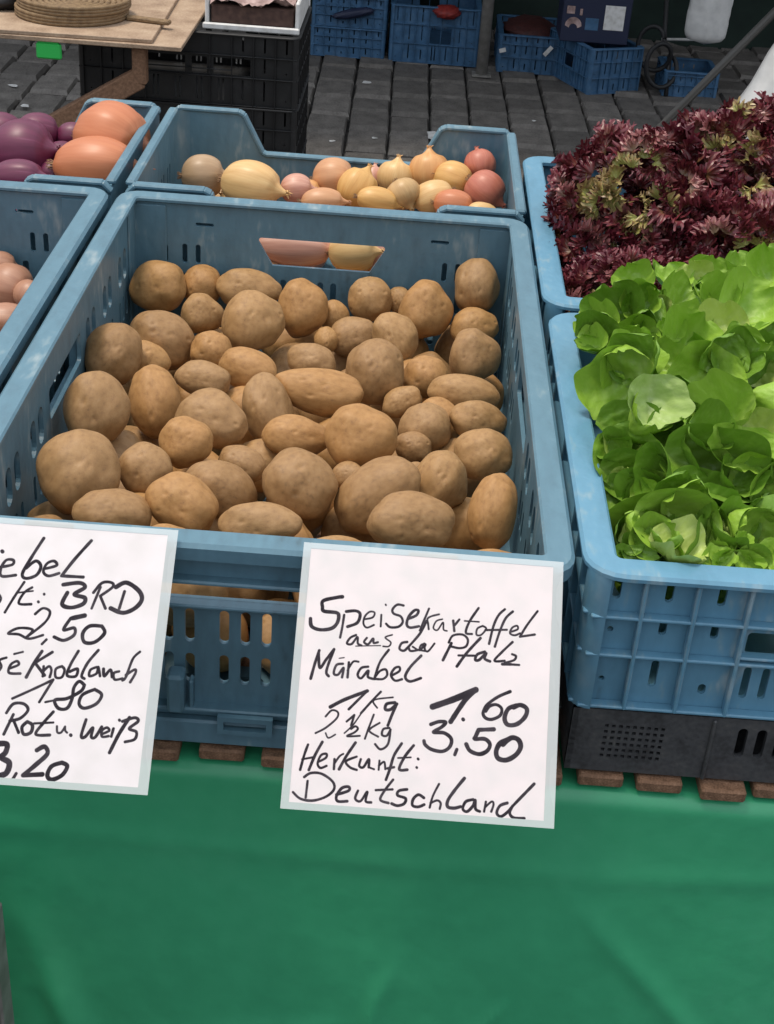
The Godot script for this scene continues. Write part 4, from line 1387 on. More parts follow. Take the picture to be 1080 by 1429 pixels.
# ---------------------------------------------------------------- measured data
# vegetables: label, centre in mm, half sizes in mm, orientation quaternion
const POTATOES := [
	["smooth oval potato in the back left corner of the potato heap", 47, 923, -545, 28.3, 24.7, 23.4, -0.252, -0.064, 0.164, 0.952],
	["round potato behind, second from the left along the back wall", 86, 921, -564, 19.9, 20.1, 18.1, -0.265, -0.094, 0.064, 0.958],
	["wide potato below the back wall slots, half hidden by a round one", 134, 923, -557, 31.5, 20.6, 19.6, -0.27, -0.009, -0.005, 0.963],
	["large round potato with one deep eye, left of the middle at the back", 149, 928, -470, 29.2, 29.2, 26.3, -0.272, 0.08, 0.016, 0.959],
	["small round potato wedged below the second back potato", 96, 919, -498, 20.3, 19.3, 18.4, -0.259, 0.13, -0.088, 0.953],
	["broad potato directly below the back left corner potato", 68, 920, -433, 31.3, 25.2, 24.0, -0.258, -0.012, -0.184, 0.948],
	["tall potato leaning on the left crate wall, upper one of two", 38, 933, -365, 24.1, 28.8, 25.9, -0.263, -0.008, -0.14, 0.955],
	["potato half buried between the left wall pair and the broad potato", 63, 917, -394, 21.0, 17.5, 16.6, -0.236, 0.096, -0.212, 0.944],
	["pale potato left of the two eyed oval potato", 116, 920, -418, 18.7, 17.8, 16.9, -0.244, 0.107, -0.171, 0.949],
	["oval potato with two small eyes below the large round one", 155, 931, -365, 27.2, 17.6, 16.7, -0.282, -0.191, -0.06, 0.938],
	["small yellowish oval potato in the middle of the left half", 121, 933, -334, 24.3, 15.1, 14.4, -0.272, -0.066, -0.034, 0.959],
	["dark tall potato shaded beside the left wall pair", 87, 929, -295, 21.5, 31.0, 21.5, -0.278, 0.119, 0.095, 0.948],
	["tall potato with a sunken eye on top, leaning on the left crate wall", 51, 944, -247, 25.1, 31.1, 25.1, -0.27, 0.018, -0.012, 0.963],
	["big pale potato behind the small one eyed potato", 141, 938, -253, 29.7, 24.5, 23.3, -0.29, -0.201, -0.129, 0.927],
	["small round potato with one dark eye in the left half", 129, 949, -195, 20.2, 19.8, 18.8, -0.263, -0.122, 0.072, 0.954],
	["upright potato left of the long kidney shaped potato", 179, 930, -293, 20.5, 29.3, 20.5, -0.252, -0.081, 0.151, 0.952],
	["largest round potato in the front left corner of the heap", 62, 954, -128, 29.0, 30.8, 27.8, -0.271, 0.044, 0.026, 0.961],
	["potato right of the largest round front left potato", 104, 945, -158, 20.9, 20.0, 19.0, -0.265, -0.048, -0.174, 0.947],
	["half hidden potato with a rough scab behind the front row", 171, 936, -191, 19.8, 14.0, 13.3, -0.275, -0.097, -0.115, 0.95],
	["wide potato in the second row from the front, left of the middle", 162, 948, -133, 27.3, 20.0, 19.0, -0.252, 0.116, -0.129, 0.952],
	["slanted oval potato in the front row, second from the left", 141, 955, -96, 26.0, 20.6, 19.5, -0.268, -0.076, -0.193, 0.941],
	["flat potato behind the left price sign, first of the front row", 96, 954, -80, 27.2, 17.3, 16.5, -0.269, 0.073, -0.027, 0.96],
	["long low potato in the front row just above the bare rim", 198, 956, -77, 28.9, 16.0, 15.2, -0.263, -0.116, 0.071, 0.955],
	["potato barely showing over the front rim beside the left price sign", 138, 954, -55, 15.7, 9.5, 9.1, -0.272, 0.15, -0.004, 0.95],
	["round potato below the hand hole in the back wall", 190, 924, -518, 23.5, 28.2, 25.3, -0.267, -0.052, 0.053, 0.961],
	["potato under the right end of the hand hole", 251, 922, -557, 22.4, 20.9, 19.8, -0.278, -0.148, -0.055, 0.948],
	["blunt pear shaped potato at the back, second from the right wall", 306, 926, -528, 25.7, 29.2, 26.2, -0.254, 0.051, -0.156, 0.953],
	["small knobby potato tucked behind the blunt pear shaped one", 280, 918, -570, 13.0, 13.5, 12.1, -0.263, -0.121, 0.072, 0.955],
	["potato high in the back right corner of the heap", 354, 943, -558, 22.6, 27.1, 22.6, -0.263, -0.114, 0.07, 0.955],
	["small dim potato between two round ones below the hand hole", 219, 911, -537, 14.5, 15.0, 13.5, -0.272, 0.164, -0.008, 0.948],
	["dim potato above the dark double eyed one", 239, 909, -493, 24.2, 18.7, 17.8, -0.259, -0.037, 0.139, 0.955],
	["tiny dim potato in the gap below the hand hole", 215, 913, -475, 11.1, 12.7, 11.4, -0.272, 0.169, -0.01, 0.947],
	["smooth egg shaped potato tilted left, right of the middle", 280, 928, -461, 19.7, 25.6, 19.7, -0.255, 0.088, 0.324, 0.907],
	["potato below the back right corner potato, half hidden", 355, 917, -519, 23.4, 19.6, 18.6, -0.271, 0.03, 0.03, 0.962],
	["round potato with a dented eye against the right wall", 351, 931, -423, 23.3, 25.0, 22.5, -0.272, 0.107, 0.008, 0.956],
	["dark round potato with a deep eye and a dent, above the long kidney shaped one", 264, 936, -366, 25.8, 27.5, 24.8, -0.272, 0.067, 0.02, 0.96],
	["shaded potato behind the long kidney shaped one", 205, 916, -418, 22.5, 16.7, 15.9, -0.277, -0.128, -0.061, 0.95],
	["long kidney shaped potato in the middle of the heap", 220, 940, -314, 37.9, 19.0, 18.0, -0.267, 0.051, -0.048, 0.961],
	["potato right of the dark round deep eyed one", 308, 925, -386, 20.3, 19.0, 18.0, -0.262, 0.1, -0.08, 0.956],
	["wide flat potato near the right wall", 340, 935, -340, 30.7, 16.2, 15.4, -0.271, -0.075, -0.004, 0.96],
	["shaded potato peeping out below the dark round deep eyed one", 289, 923, -339, 18.2, 12.6, 12.0, -0.266, 0.083, 0.239, 0.93],
	["round dimpled potato right of the smooth middle one", 308, 938, -268, 21.2, 20.3, 19.3, -0.265, -0.091, 0.064, 0.958],
	["oval potato touching the right wall below the wide flat one", 351, 942, -280, 23.3, 16.5, 15.7, -0.266, 0.077, -0.056, 0.959],
	["long potato lying under the kidney shaped one", 209, 936, -241, 27.1, 17.0, 16.2, -0.267, 0.05, -0.048, 0.961],
	["large smooth round potato in the centre of the heap", 259, 950, -221, 27.9, 25.9, 24.6, -0.265, -0.091, 0.064, 0.958],
	["small potato peeping out right of the large smooth central one", 299, 935, -240, 15.0, 11.7, 11.1, -0.27, -0.018, -0.047, 0.962],
	["pale potato by the right wall behind the pointed one", 352, 947, -212, 22.3, 20.4, 19.3, -0.27, -0.017, -0.047, 0.962],
	["big tapering potato in the second row from the front, middle", 218, 954, -137, 28.2, 25.8, 24.5, -0.249, 0.036, -0.197, 0.948],
	["potato with a pointed tip and a crack, right front", 319, 953, -155, 20.4, 25.7, 20.4, -0.215, 0.079, -0.294, 0.928],
	["large rough potato behind the frontmost right one", 275, 950, -136, 35.1, 24.0, 22.8, -0.199, -0.037, 0.381, 0.902],
	["frontmost broad oval potato above the right price sign", 299, 964, -80, 30.5, 20.6, 19.6, -0.269, 0.137, -0.027, 0.953],
	["dark upright potato in the front right corner", 356, 958, -113, 17.1, 27.8, 17.1, -0.273, -0.129, -0.016, 0.953],
	["potato showing only its top above the right price sign", 251, 956, -57, 17.9, 7.5, 7.1, -0.271, 0.053, 0.024, 0.961],
	["potato sliver between the big tapering and the large smooth potatoes", 254, 933, -190, 15.3, 11.2, 10.7, -0.284, -0.183, -0.089, 0.937],
	["potato top low at the front right behind the rim", 355, 958, -47, 18.9, 9.5, 9.0, -0.271, 0.042, 0.027, 0.961],
]
const DEEP_POTATOES := [
	["", 88, 873, -55, 32.9, 25.6, 24.3, 0.177, -0.638, 0.716, -0.219],
	["", 186, 875, -482, 31.0, 27.5, 26.1, 0.457, -0.514, 0.613, 0.39],
	["", 93, 921, -44, 28.9, 25.8, 24.5, 0.638, -0.491, 0.581, 0.119],
	["", 314, 870, -241, 27.2, 22.4, 21.3, 0.462, -0.448, 0.599, 0.477],
	["", 101, 871, -513, 29.2, 23.3, 22.2, 0.229, -0.318, 0.849, -0.355],
	["", 244, 871, -130, 26.5, 24.0, 22.8, 0.033, 0.402, 0.908, -0.111],
	["", 250, 875, -424, 35.3, 27.8, 26.4, -0.079, 0.097, -0.773, 0.622],
	["", 41, 871, -417, 26.7, 23.3, 22.1, 0.271, -0.156, 0.949, 0.031],
	["", 263, 871, -488, 29.5, 23.8, 22.6, 0.7, 0.326, 0.63, 0.083],
	["", 106, 872, -405, 26.5, 24.6, 23.3, -0.198, -0.4, 0.869, 0.212],
	["", 68, 874, -297, 31.5, 26.8, 25.5, -0.181, 0.316, 0.925, -0.111],
	["", 310, 872, -489, 27.9, 24.8, 23.6, 0.427, -0.401, 0.806, -0.081],
	["", 167, 873, -59, 28.9, 25.7, 24.4, -0.025, 0.104, 0.927, 0.359],
	["", 132, 873, -160, 32.9, 25.5, 24.2, -0.353, -0.433, 0.776, -0.291],
	["", 282, 874, -539, 30.1, 26.4, 25.1, -0.07, 0.123, 0.99, -0.008],
	["", 209, 873, -232, 32.1, 25.8, 24.5, -0.024, 0.239, -0.734, 0.635],
	["", 212, 871, -317, 25.5, 23.2, 22.1, 0.215, -0.28, 0.918, -0.181],
	["", 277, 872, -211, 25.8, 24.0, 22.8, 0.001, -0.59, 0.797, 0.129],
	["", 322, 872, -388, 29.0, 24.9, 23.7, -0.014, 0.466, -0.578, 0.67],
	["", 293, 870, -70, 27.8, 22.2, 21.1, 0.273, -0.57, 0.775, -0.025],
	["", 187, 874, -114, 33.6, 26.0, 24.7, 0.454, 0.296, 0.775, 0.325],
	["", 100, 875, -225, 34.8, 27.6, 26.3, 0.494, 0.273, 0.772, -0.294],
	["", 239, 901, -292, 29.1, 25.4, 24.1, -0.137, -0.233, -0.803, 0.532],
	["", 162, 873, -198, 30.3, 25.1, 23.8, 0.317, -0.161, 0.883, -0.305],
	["", 348, 876, -448, 35.9, 28.6, 27.2, 0.164, 0.027, 0.986, -0.003],
	["", 300, 872, -309, 27.9, 24.8, 23.6, 0.652, -0.512, -0.517, 0.215],
	["", 153, 921, -42, 29.7, 25.8, 24.5, 0.074, 0.355, -0.748, 0.556],
	["", 124, 872, -348, 28.5, 24.2, 23.0, 0.524, -0.486, 0.685, -0.143],
	["", 84, 897, -178, 30.9, 25.9, 24.6, 0.251, 0.351, 0.853, 0.294],
	["", 217, 872, -66, 27.6, 24.2, 23.0, 0.287, 0.523, 0.569, 0.566],
	["", 297, 911, -85, 28.8, 23.9, 22.7, -0.618, -0.102, 0.776, -0.072],
	["", 47, 872, -468, 29.9, 24.0, 22.8, 0.077, 0.312, 0.947, 0.022],
	["", 256, 870, -333, 28.6, 22.9, 21.8, 0.536, -0.353, 0.679, 0.356],
	["", 325, 875, -179, 35.7, 27.8, 26.4, -0.136, -0.417, -0.718, 0.54],
	["", 136, 907, -219, 29.2, 23.2, 22.1, -0.295, 0.258, 0.864, 0.317],
	["", 156, 873, -269, 31.7, 25.4, 24.1, 0.287, 0.063, 0.955, -0.027],
	["", 115, 879, -467, 35.3, 27.4, 26.0, -0.342, -0.228, -0.746, 0.524],
	["", 179, 873, -552, 32.4, 25.7, 24.4, 0.172, -0.539, 0.825, 0.014],
	["", 192, 875, -397, 35.8, 27.5, 26.2, -0.251, -0.544, 0.8, 0.031],
	["", 299, 894, -432, 26.4, 22.8, 21.6, -0.163, -0.161, 0.973, 0.025],
	["", 52, 872, -536, 29.8, 24.2, 23.0, -0.528, 0.522, 0.572, 0.349],
	["", 65, 884, -95, 27.0, 24.7, 23.5, -0.162, 0.403, 0.856, -0.28],
	["", 102, 911, -120, 33.4, 27.3, 25.9, -0.207, -0.368, -0.71, 0.563],
	["", 251, 908, -69, 31.4, 28.1, 26.7, 0.103, 0.484, 0.771, 0.401],
	["", 352, 870, -71, 24.5, 22.5, 21.4, -0.242, -0.097, 0.895, -0.361],
	["", 346, 872, -131, 26.8, 24.4, 23.2, -0.461, 0.013, 0.884, -0.072],
	["", 346, 875, -548, 34.4, 27.9, 26.5, -0.296, 0.471, 0.678, -0.48],
	["", 204, 874, -173, 28.0, 26.6, 25.3, -0.455, -0.355, 0.679, -0.454],
	["", 225, 895, -27, 26.8, 23.7, 22.5, -0.205, 0.381, 0.806, 0.404],
	["", 303, 870, -117, 29.6, 22.9, 21.7, 0.14, -0.61, 0.769, 0.131],
	["", 45, 872, -218, 27.0, 24.8, 23.6, 0.156, 0.018, 0.968, 0.197],
	["", 152, 908, -127, 29.1, 24.1, 22.9, 0.419, 0.399, 0.627, 0.522],
	["", 355, 915, -77, 26.3, 23.8, 22.6, 0.509, -0.072, 0.855, 0.059],
	["", 224, 900, -363, 28.0, 24.0, 22.8, -0.223, 0.482, 0.748, 0.398],
	["", 160, 899, -327, 29.5, 27.3, 25.9, -0.062, -0.401, -0.705, 0.582],
	["", 348, 875, -324, 33.6, 28.0, 26.6, 0.491, 0.131, 0.861, -0.005],
	["", 339, 905, -256, 28.7, 25.3, 24.0, 0.216, -0.111, -0.775, 0.584],
	["", 342, 916, -157, 25.6, 24.1, 22.9, 0.596, 0.371, 0.607, 0.373],
	["", 225, 870, -512, 26.0, 22.6, 21.5, 0.364, -0.194, 0.889, -0.2],
	["", 211, 921, -99, 28.0, 25.2, 23.9, -0.538, -0.445, 0.646, 0.307],
	["", 44, 897, -135, 27.7, 25.6, 24.4, 0.059, -0.464, 0.685, 0.559],
	["", 68, 873, -361, 31.3, 25.0, 23.8, -0.342, -0.109, 0.926, -0.113],
	["", 221, 920, -174, 26.8, 24.8, 23.6, 0.091, 0.074, 0.881, -0.459],
	["", 304, 919, -195, 26.4, 23.0, 21.9, 0.031, -0.266, 0.808, 0.525],
	["", 332, 881, -33, 27.8, 25.5, 24.2, 0.151, -0.127, 0.701, 0.685],
	["", 281, 899, -250, 29.6, 23.5, 22.3, 0.157, -0.21, 0.895, -0.362],
	["", 259, 906, -156, 25.8, 22.1, 21.0, -0.0, 0.303, 0.859, -0.413],
	["", 282, 890, -384, 24.1, 22.3, 21.2, -0.249, -0.216, 0.786, 0.522],
	["", 62, 896, -253, 26.8, 24.5, 23.2, -0.329, 0.443, 0.832, 0.058],
	["", 126, 871, -99, 29.2, 23.8, 22.7, 0.469, -0.333, -0.631, 0.521],
	["", 180, 906, -244, 23.9, 22.7, 21.6, 0.362, -0.285, 0.771, 0.44],
	["", 45, 923, -76, 27.6, 23.8, 22.6, 0.472, 0.387, 0.787, -0.087],
	["", 320, 926, -25, 24.6, 22.4, 21.3, 0.08, -0.002, 0.979, -0.187],
	["", 143, 896, -392, 26.0, 24.0, 22.8, -0.192, -0.404, -0.647, 0.618],
	["", 318, 918, -305, 25.0, 22.9, 21.8, 0.221, 0.315, 0.816, -0.431],
]
const ONIONS := [
	["peach|round peach coloured onion, third from the left behind the back rim", 197, 952, -821, 20.8, 20.1, 19.5, -0.262, -0.134, 0.076, 0.953],
	["yellow|yellow onion with a pointed purple shoot", 225, 952, -793, 20.5, 18.5, 17.9, -0.22, 0.126, 0.517, 0.818],
	["pink|pinkish onion half hidden behind the yellow one with a shoot", 240, 943, -861, 12.4, 12.4, 11.1, -0.259, 0.243, 0.625, 0.695],
	["pale|pale yellow onion in the middle of the onion crate", 266, 950, -848, 17.0, 17.7, 15.9, -0.147, 0.12, 0.661, 0.726],
	["gold|golden onion at the top of the onion heap near the right corner", 304, 957, -854, 19.8, 20.4, 18.4, -0.142, 0.157, 0.716, 0.666],
	["yellow|smooth yellow onion below the golden one", 331, 957, -830, 19.5, 18.8, 18.3, -0.275, -0.1, -0.114, 0.949],
	["pale|pale onion showing its root tuft toward the front", 309, 953, -780, 20.3, 15.7, 15.3, 0.043, 0.262, 0.942, -0.206],
	["yellow|yellow onion just behind the rim above the hand hole", 249, 952, -757, 20.1, 13.0, 12.6, -0.264, 0.077, -0.074, 0.959],
	["brown|dull brownish onion with a loose dry skin", 276, 956, -774, 14.4, 17.0, 15.3, -0.26, -0.169, -0.438, 0.844],
	["red|small reddish onion with its neck up in the right corner", 361, 969, -857, 15.6, 15.6, 14.1, -0.267, 0.289, 0.731, 0.557],
	["red|shiny red orange onion with a root tuft at the right end", 366, 958, -799, 19.6, 19.8, 17.9, -0.276, -0.146, -0.277, 0.909],
	["orange|orange onion below the pale rooted one", 332, 953, -759, 19.5, 14.3, 13.8, -0.272, -0.061, -0.035, 0.96],
	["peach|peach onion lying low just behind the potato crate rim", 190, 948, -753, 20.7, 12.9, 12.6, -0.271, 0.05, 0.024, 0.961],
	["gold|small golden onion left of the peach coloured one", 169, 941, -800, 14.6, 12.0, 11.6, -0.265, -0.091, 0.064, 0.958],
	["pale|pale onion tip by the right corner of the rim", 363, 952, -742, 15.4, 10.3, 10.0, -0.263, 0.086, -0.076, 0.958],
	["tan|tan brown round onion at the far left of the onion crate", 54, 952, -796, 21.4, 20.6, 20.0, -0.271, 0.045, 0.026, 0.961],
	["pale|large pale yellow onion with a brown scar, second from the left", 111, 956, -765, 30.0, 22.6, 21.9, -0.277, -0.125, -0.062, 0.951],
	["pink|small crumpled pink onion right of the large pale one", 159, 951, -780, 15.7, 14.2, 13.7, -0.271, 0.048, 0.025, 0.961],
	["pink|long pink onion seen through the hand hole of the potato crate", 167, 918, -691, 36.4, 17.4, 16.9, -0.27, -0.075, 0.014, 0.96],
	["pale|pale onion seen through the right part of the hand hole", 228, 922, -679, 22.6, 18.8, 18.2, -0.268, -0.029, 0.047, 0.962],
	["pink|small pink onion tip at the right end of the hand hole", 249, 914, -703, 13.8, 16.8, 13.8, -0.151, 0.019, 0.541, 0.827],
]
const DEEP_ONIONS := [
	["", 305, 867, -831, 22.0, 19.6, 18.6, -0.055, -0.626, 0.721, -0.293],
	["", 244, 870, -649, 25.4, 22.0, 20.9, 0.41, 0.482, 0.735, 0.244],
	["", 70, 868, -827, 25.5, 20.8, 19.8, 0.287, -0.613, 0.706, -0.207],
	["", 147, 868, -740, 25.7, 21.0, 19.9, -0.425, 0.574, 0.7, -0.008],
	["", 170, 869, -808, 26.8, 21.6, 20.5, 0.501, 0.402, 0.73, -0.232],
	["", 283, 869, -730, 27.0, 21.0, 20.0, -0.271, -0.082, 0.844, 0.455],
	["", 134, 870, -845, 23.9, 22.7, 21.6, -0.061, 0.316, 0.874, -0.363],
	["", 102, 866, -758, 19.6, 18.0, 17.1, 0.534, 0.448, 0.675, -0.241],
	["", 185, 866, -709, 20.2, 18.4, 17.5, -0.429, 0.368, 0.756, 0.331],
	["", 301, 868, -677, 23.6, 20.3, 19.3, 0.458, -0.418, 0.726, -0.297],
	["", 70, 905, -848, 23.9, 21.3, 20.2, 0.513, -0.485, 0.646, 0.291],
	["", 230, 866, -718, 21.6, 18.5, 17.6, -0.086, 0.544, 0.592, 0.588],
	["", 122, 899, -761, 26.6, 23.8, 22.6, -0.445, -0.119, 0.865, -0.202],
	["", 101, 931, -833, 25.1, 23.3, 22.1, -0.099, -0.204, 0.966, -0.127],
	["", 46, 866, -702, 22.8, 18.5, 17.5, -0.12, 0.166, 0.826, 0.526],
	["", 129, 870, -649, 27.4, 22.8, 21.7, 0.117, -0.631, 0.755, 0.137],
	["", 362, 868, -648, 24.7, 20.6, 19.6, 0.25, 0.445, 0.824, 0.244],
	["", 241, 886, -747, 20.1, 18.9, 18.0, 0.546, 0.556, 0.602, 0.176],
	["", 93, 919, -786, 21.3, 19.5, 18.6, -0.253, 0.301, 0.86, 0.325],
	["", 141, 883, -686, 20.4, 19.3, 18.3, 0.252, 0.457, 0.776, -0.353],
	["", 70, 883, -760, 25.5, 19.8, 18.8, 0.075, 0.39, -0.733, 0.552],
	["", 74, 867, -679, 21.2, 19.4, 18.4, -0.085, 0.336, 0.841, 0.416],
	["", 196, 869, -651, 25.8, 21.3, 20.3, 0.595, -0.325, 0.733, 0.051],
	["", 289, 908, -711, 26.3, 20.8, 19.8, 0.05, -0.353, 0.816, 0.455],
	["", 259, 866, -824, 21.7, 18.3, 17.4, -0.297, -0.297, 0.875, 0.242],
	["", 264, 916, -752, 23.2, 20.7, 19.7, -0.153, 0.418, 0.803, 0.396],
]
const RED_ONIONS := [
	["orange|larger rear one of two big orange onions on the red onions", -48, 980, -806, 37.1, 36.4, 35.3, -0.28, -0.185, -0.044, 0.941],
	["orange|nearer one of two big orange onions on the red onions", -52, 972, -740, 41.3, 27.5, 26.7, -0.27, -0.078, 0.015, 0.96],
	["purple|big dark purple onion at the left edge behind the rim", -140, 970, -779, 30.5, 29.7, 28.8, -0.265, -0.094, 0.065, 0.958],
	["purple|small purple onion at the back of the red onion crate", -142, 969, -854, 21.2, 18.7, 18.2, -0.272, 0.123, 0.004, 0.954],
	["purple|purple onion touching the rear big orange onion", -104, 965, -858, 16.3, 14.7, 14.3, -0.267, -0.063, 0.056, 0.96],
	["purple|purple onion low behind the rim under the big dark one", -130, 962, -713, 27.2, 17.4, 16.8, -0.264, -0.106, 0.068, 0.956],
	["purple|small purple onion left of the nearer big orange onion", -108, 952, -818, 17.7, 16.9, 16.4, -0.271, 0.042, 0.027, 0.961],
	["purple|purple onion between the big dark one and the nearer orange onion", -104, 954, -758, 13.2, 13.2, 11.9, -0.269, -0.01, 0.041, 0.962],
	["purple|purple onion cut by the picture edge at the back", -184, 964, -852, 22.8, 21.2, 20.5, -0.27, 0.015, 0.034, 0.962],
]
const DEEP_RED_ONIONS := [
	["", -100, 868, -728, 22.9, 20.7, 19.7, 0.268, -0.278, 0.911, -0.147],
	["", -53, 872, -788, 30.5, 24.7, 23.5, -0.51, 0.216, 0.816, 0.162],
	["", -352, 871, -703, 29.6, 23.8, 22.6, -0.537, -0.485, 0.642, -0.256],
	["", -142, 874, -682, 32.4, 26.6, 25.3, 0.393, 0.219, 0.842, 0.297],
	["", -273, 870, -732, 28.3, 22.3, 21.2, 0.6, -0.547, 0.552, 0.192],
	["", -53, 874, -721, 29.3, 26.8, 25.5, -0.3, 0.456, 0.779, 0.308],
	["", -264, 918, -746, 29.1, 26.9, 25.5, 0.315, -0.517, 0.786, -0.124],
	["", -146, 872, -740, 30.1, 24.7, 23.5, -0.178, -0.058, 0.982, -0.007],
	["", -122, 904, -767, 26.7, 24.2, 23.0, -0.48, -0.063, 0.716, 0.503],
	["", -56, 896, -677, 30.3, 24.5, 23.3, -0.074, -0.469, 0.88, -0.021],
	["", -327, 872, -756, 29.8, 24.9, 23.7, 0.077, -0.383, 0.684, 0.616],
	["", -311, 907, -788, 30.5, 27.5, 26.1, 0.048, 0.019, 0.95, 0.307],
	["", -344, 916, -727, 30.9, 24.3, 23.1, 0.362, -0.604, 0.708, 0.053],
	["", -275, 945, -705, 29.2, 25.4, 24.1, -0.037, -0.327, 0.807, -0.49],
	["", -361, 924, -777, 31.7, 24.5, 23.3, -0.169, -0.547, -0.555, 0.604],
	["", -162, 922, -687, 27.5, 22.6, 21.5, 0.385, -0.595, 0.641, -0.296],
	["", -76, 868, -649, 26.1, 20.6, 19.6, 0.136, 0.022, -0.747, 0.65],
	["", -356, 937, -683, 31.1, 25.3, 24.0, -0.138, -0.591, 0.774, -0.18],
	["", -227, 875, -704, 29.9, 27.1, 25.8, -0.354, 0.098, 0.918, -0.151],
	["", -62, 914, -809, 26.3, 22.7, 21.6, -0.464, 0.197, 0.69, 0.52],
	["", -103, 923, -686, 31.5, 27.0, 25.7, -0.095, -0.39, 0.844, -0.356],
	["", -318, 894, -685, 24.5, 22.6, 21.5, -0.101, -0.382, 0.919, -0.004],
]
const SHALLOTS := [
	["pinkskin|pink brown onion nearest the picture edge in the left crate", -98, 911, -545, 20.2, 20.9, 18.8, -0.284, -0.186, -0.089, 0.936],
	["pinkskin|small pink brown onion next to the left crate rim", -71, 912, -525, 13.8, 15.8, 14.2, -0.262, 0.194, 0.497, 0.805],
	["pinkskin|flat pink brown onion in front of the others in the left crate", -78, 914, -456, 21.7, 16.5, 16.0, -0.271, 0.041, 0.027, 0.961],
	["pinkskin|reddish onion deepest at the back of the left crate", -113, 922, -570, 14.1, 12.7, 12.3, -0.272, 0.169, -0.01, 0.947],
]
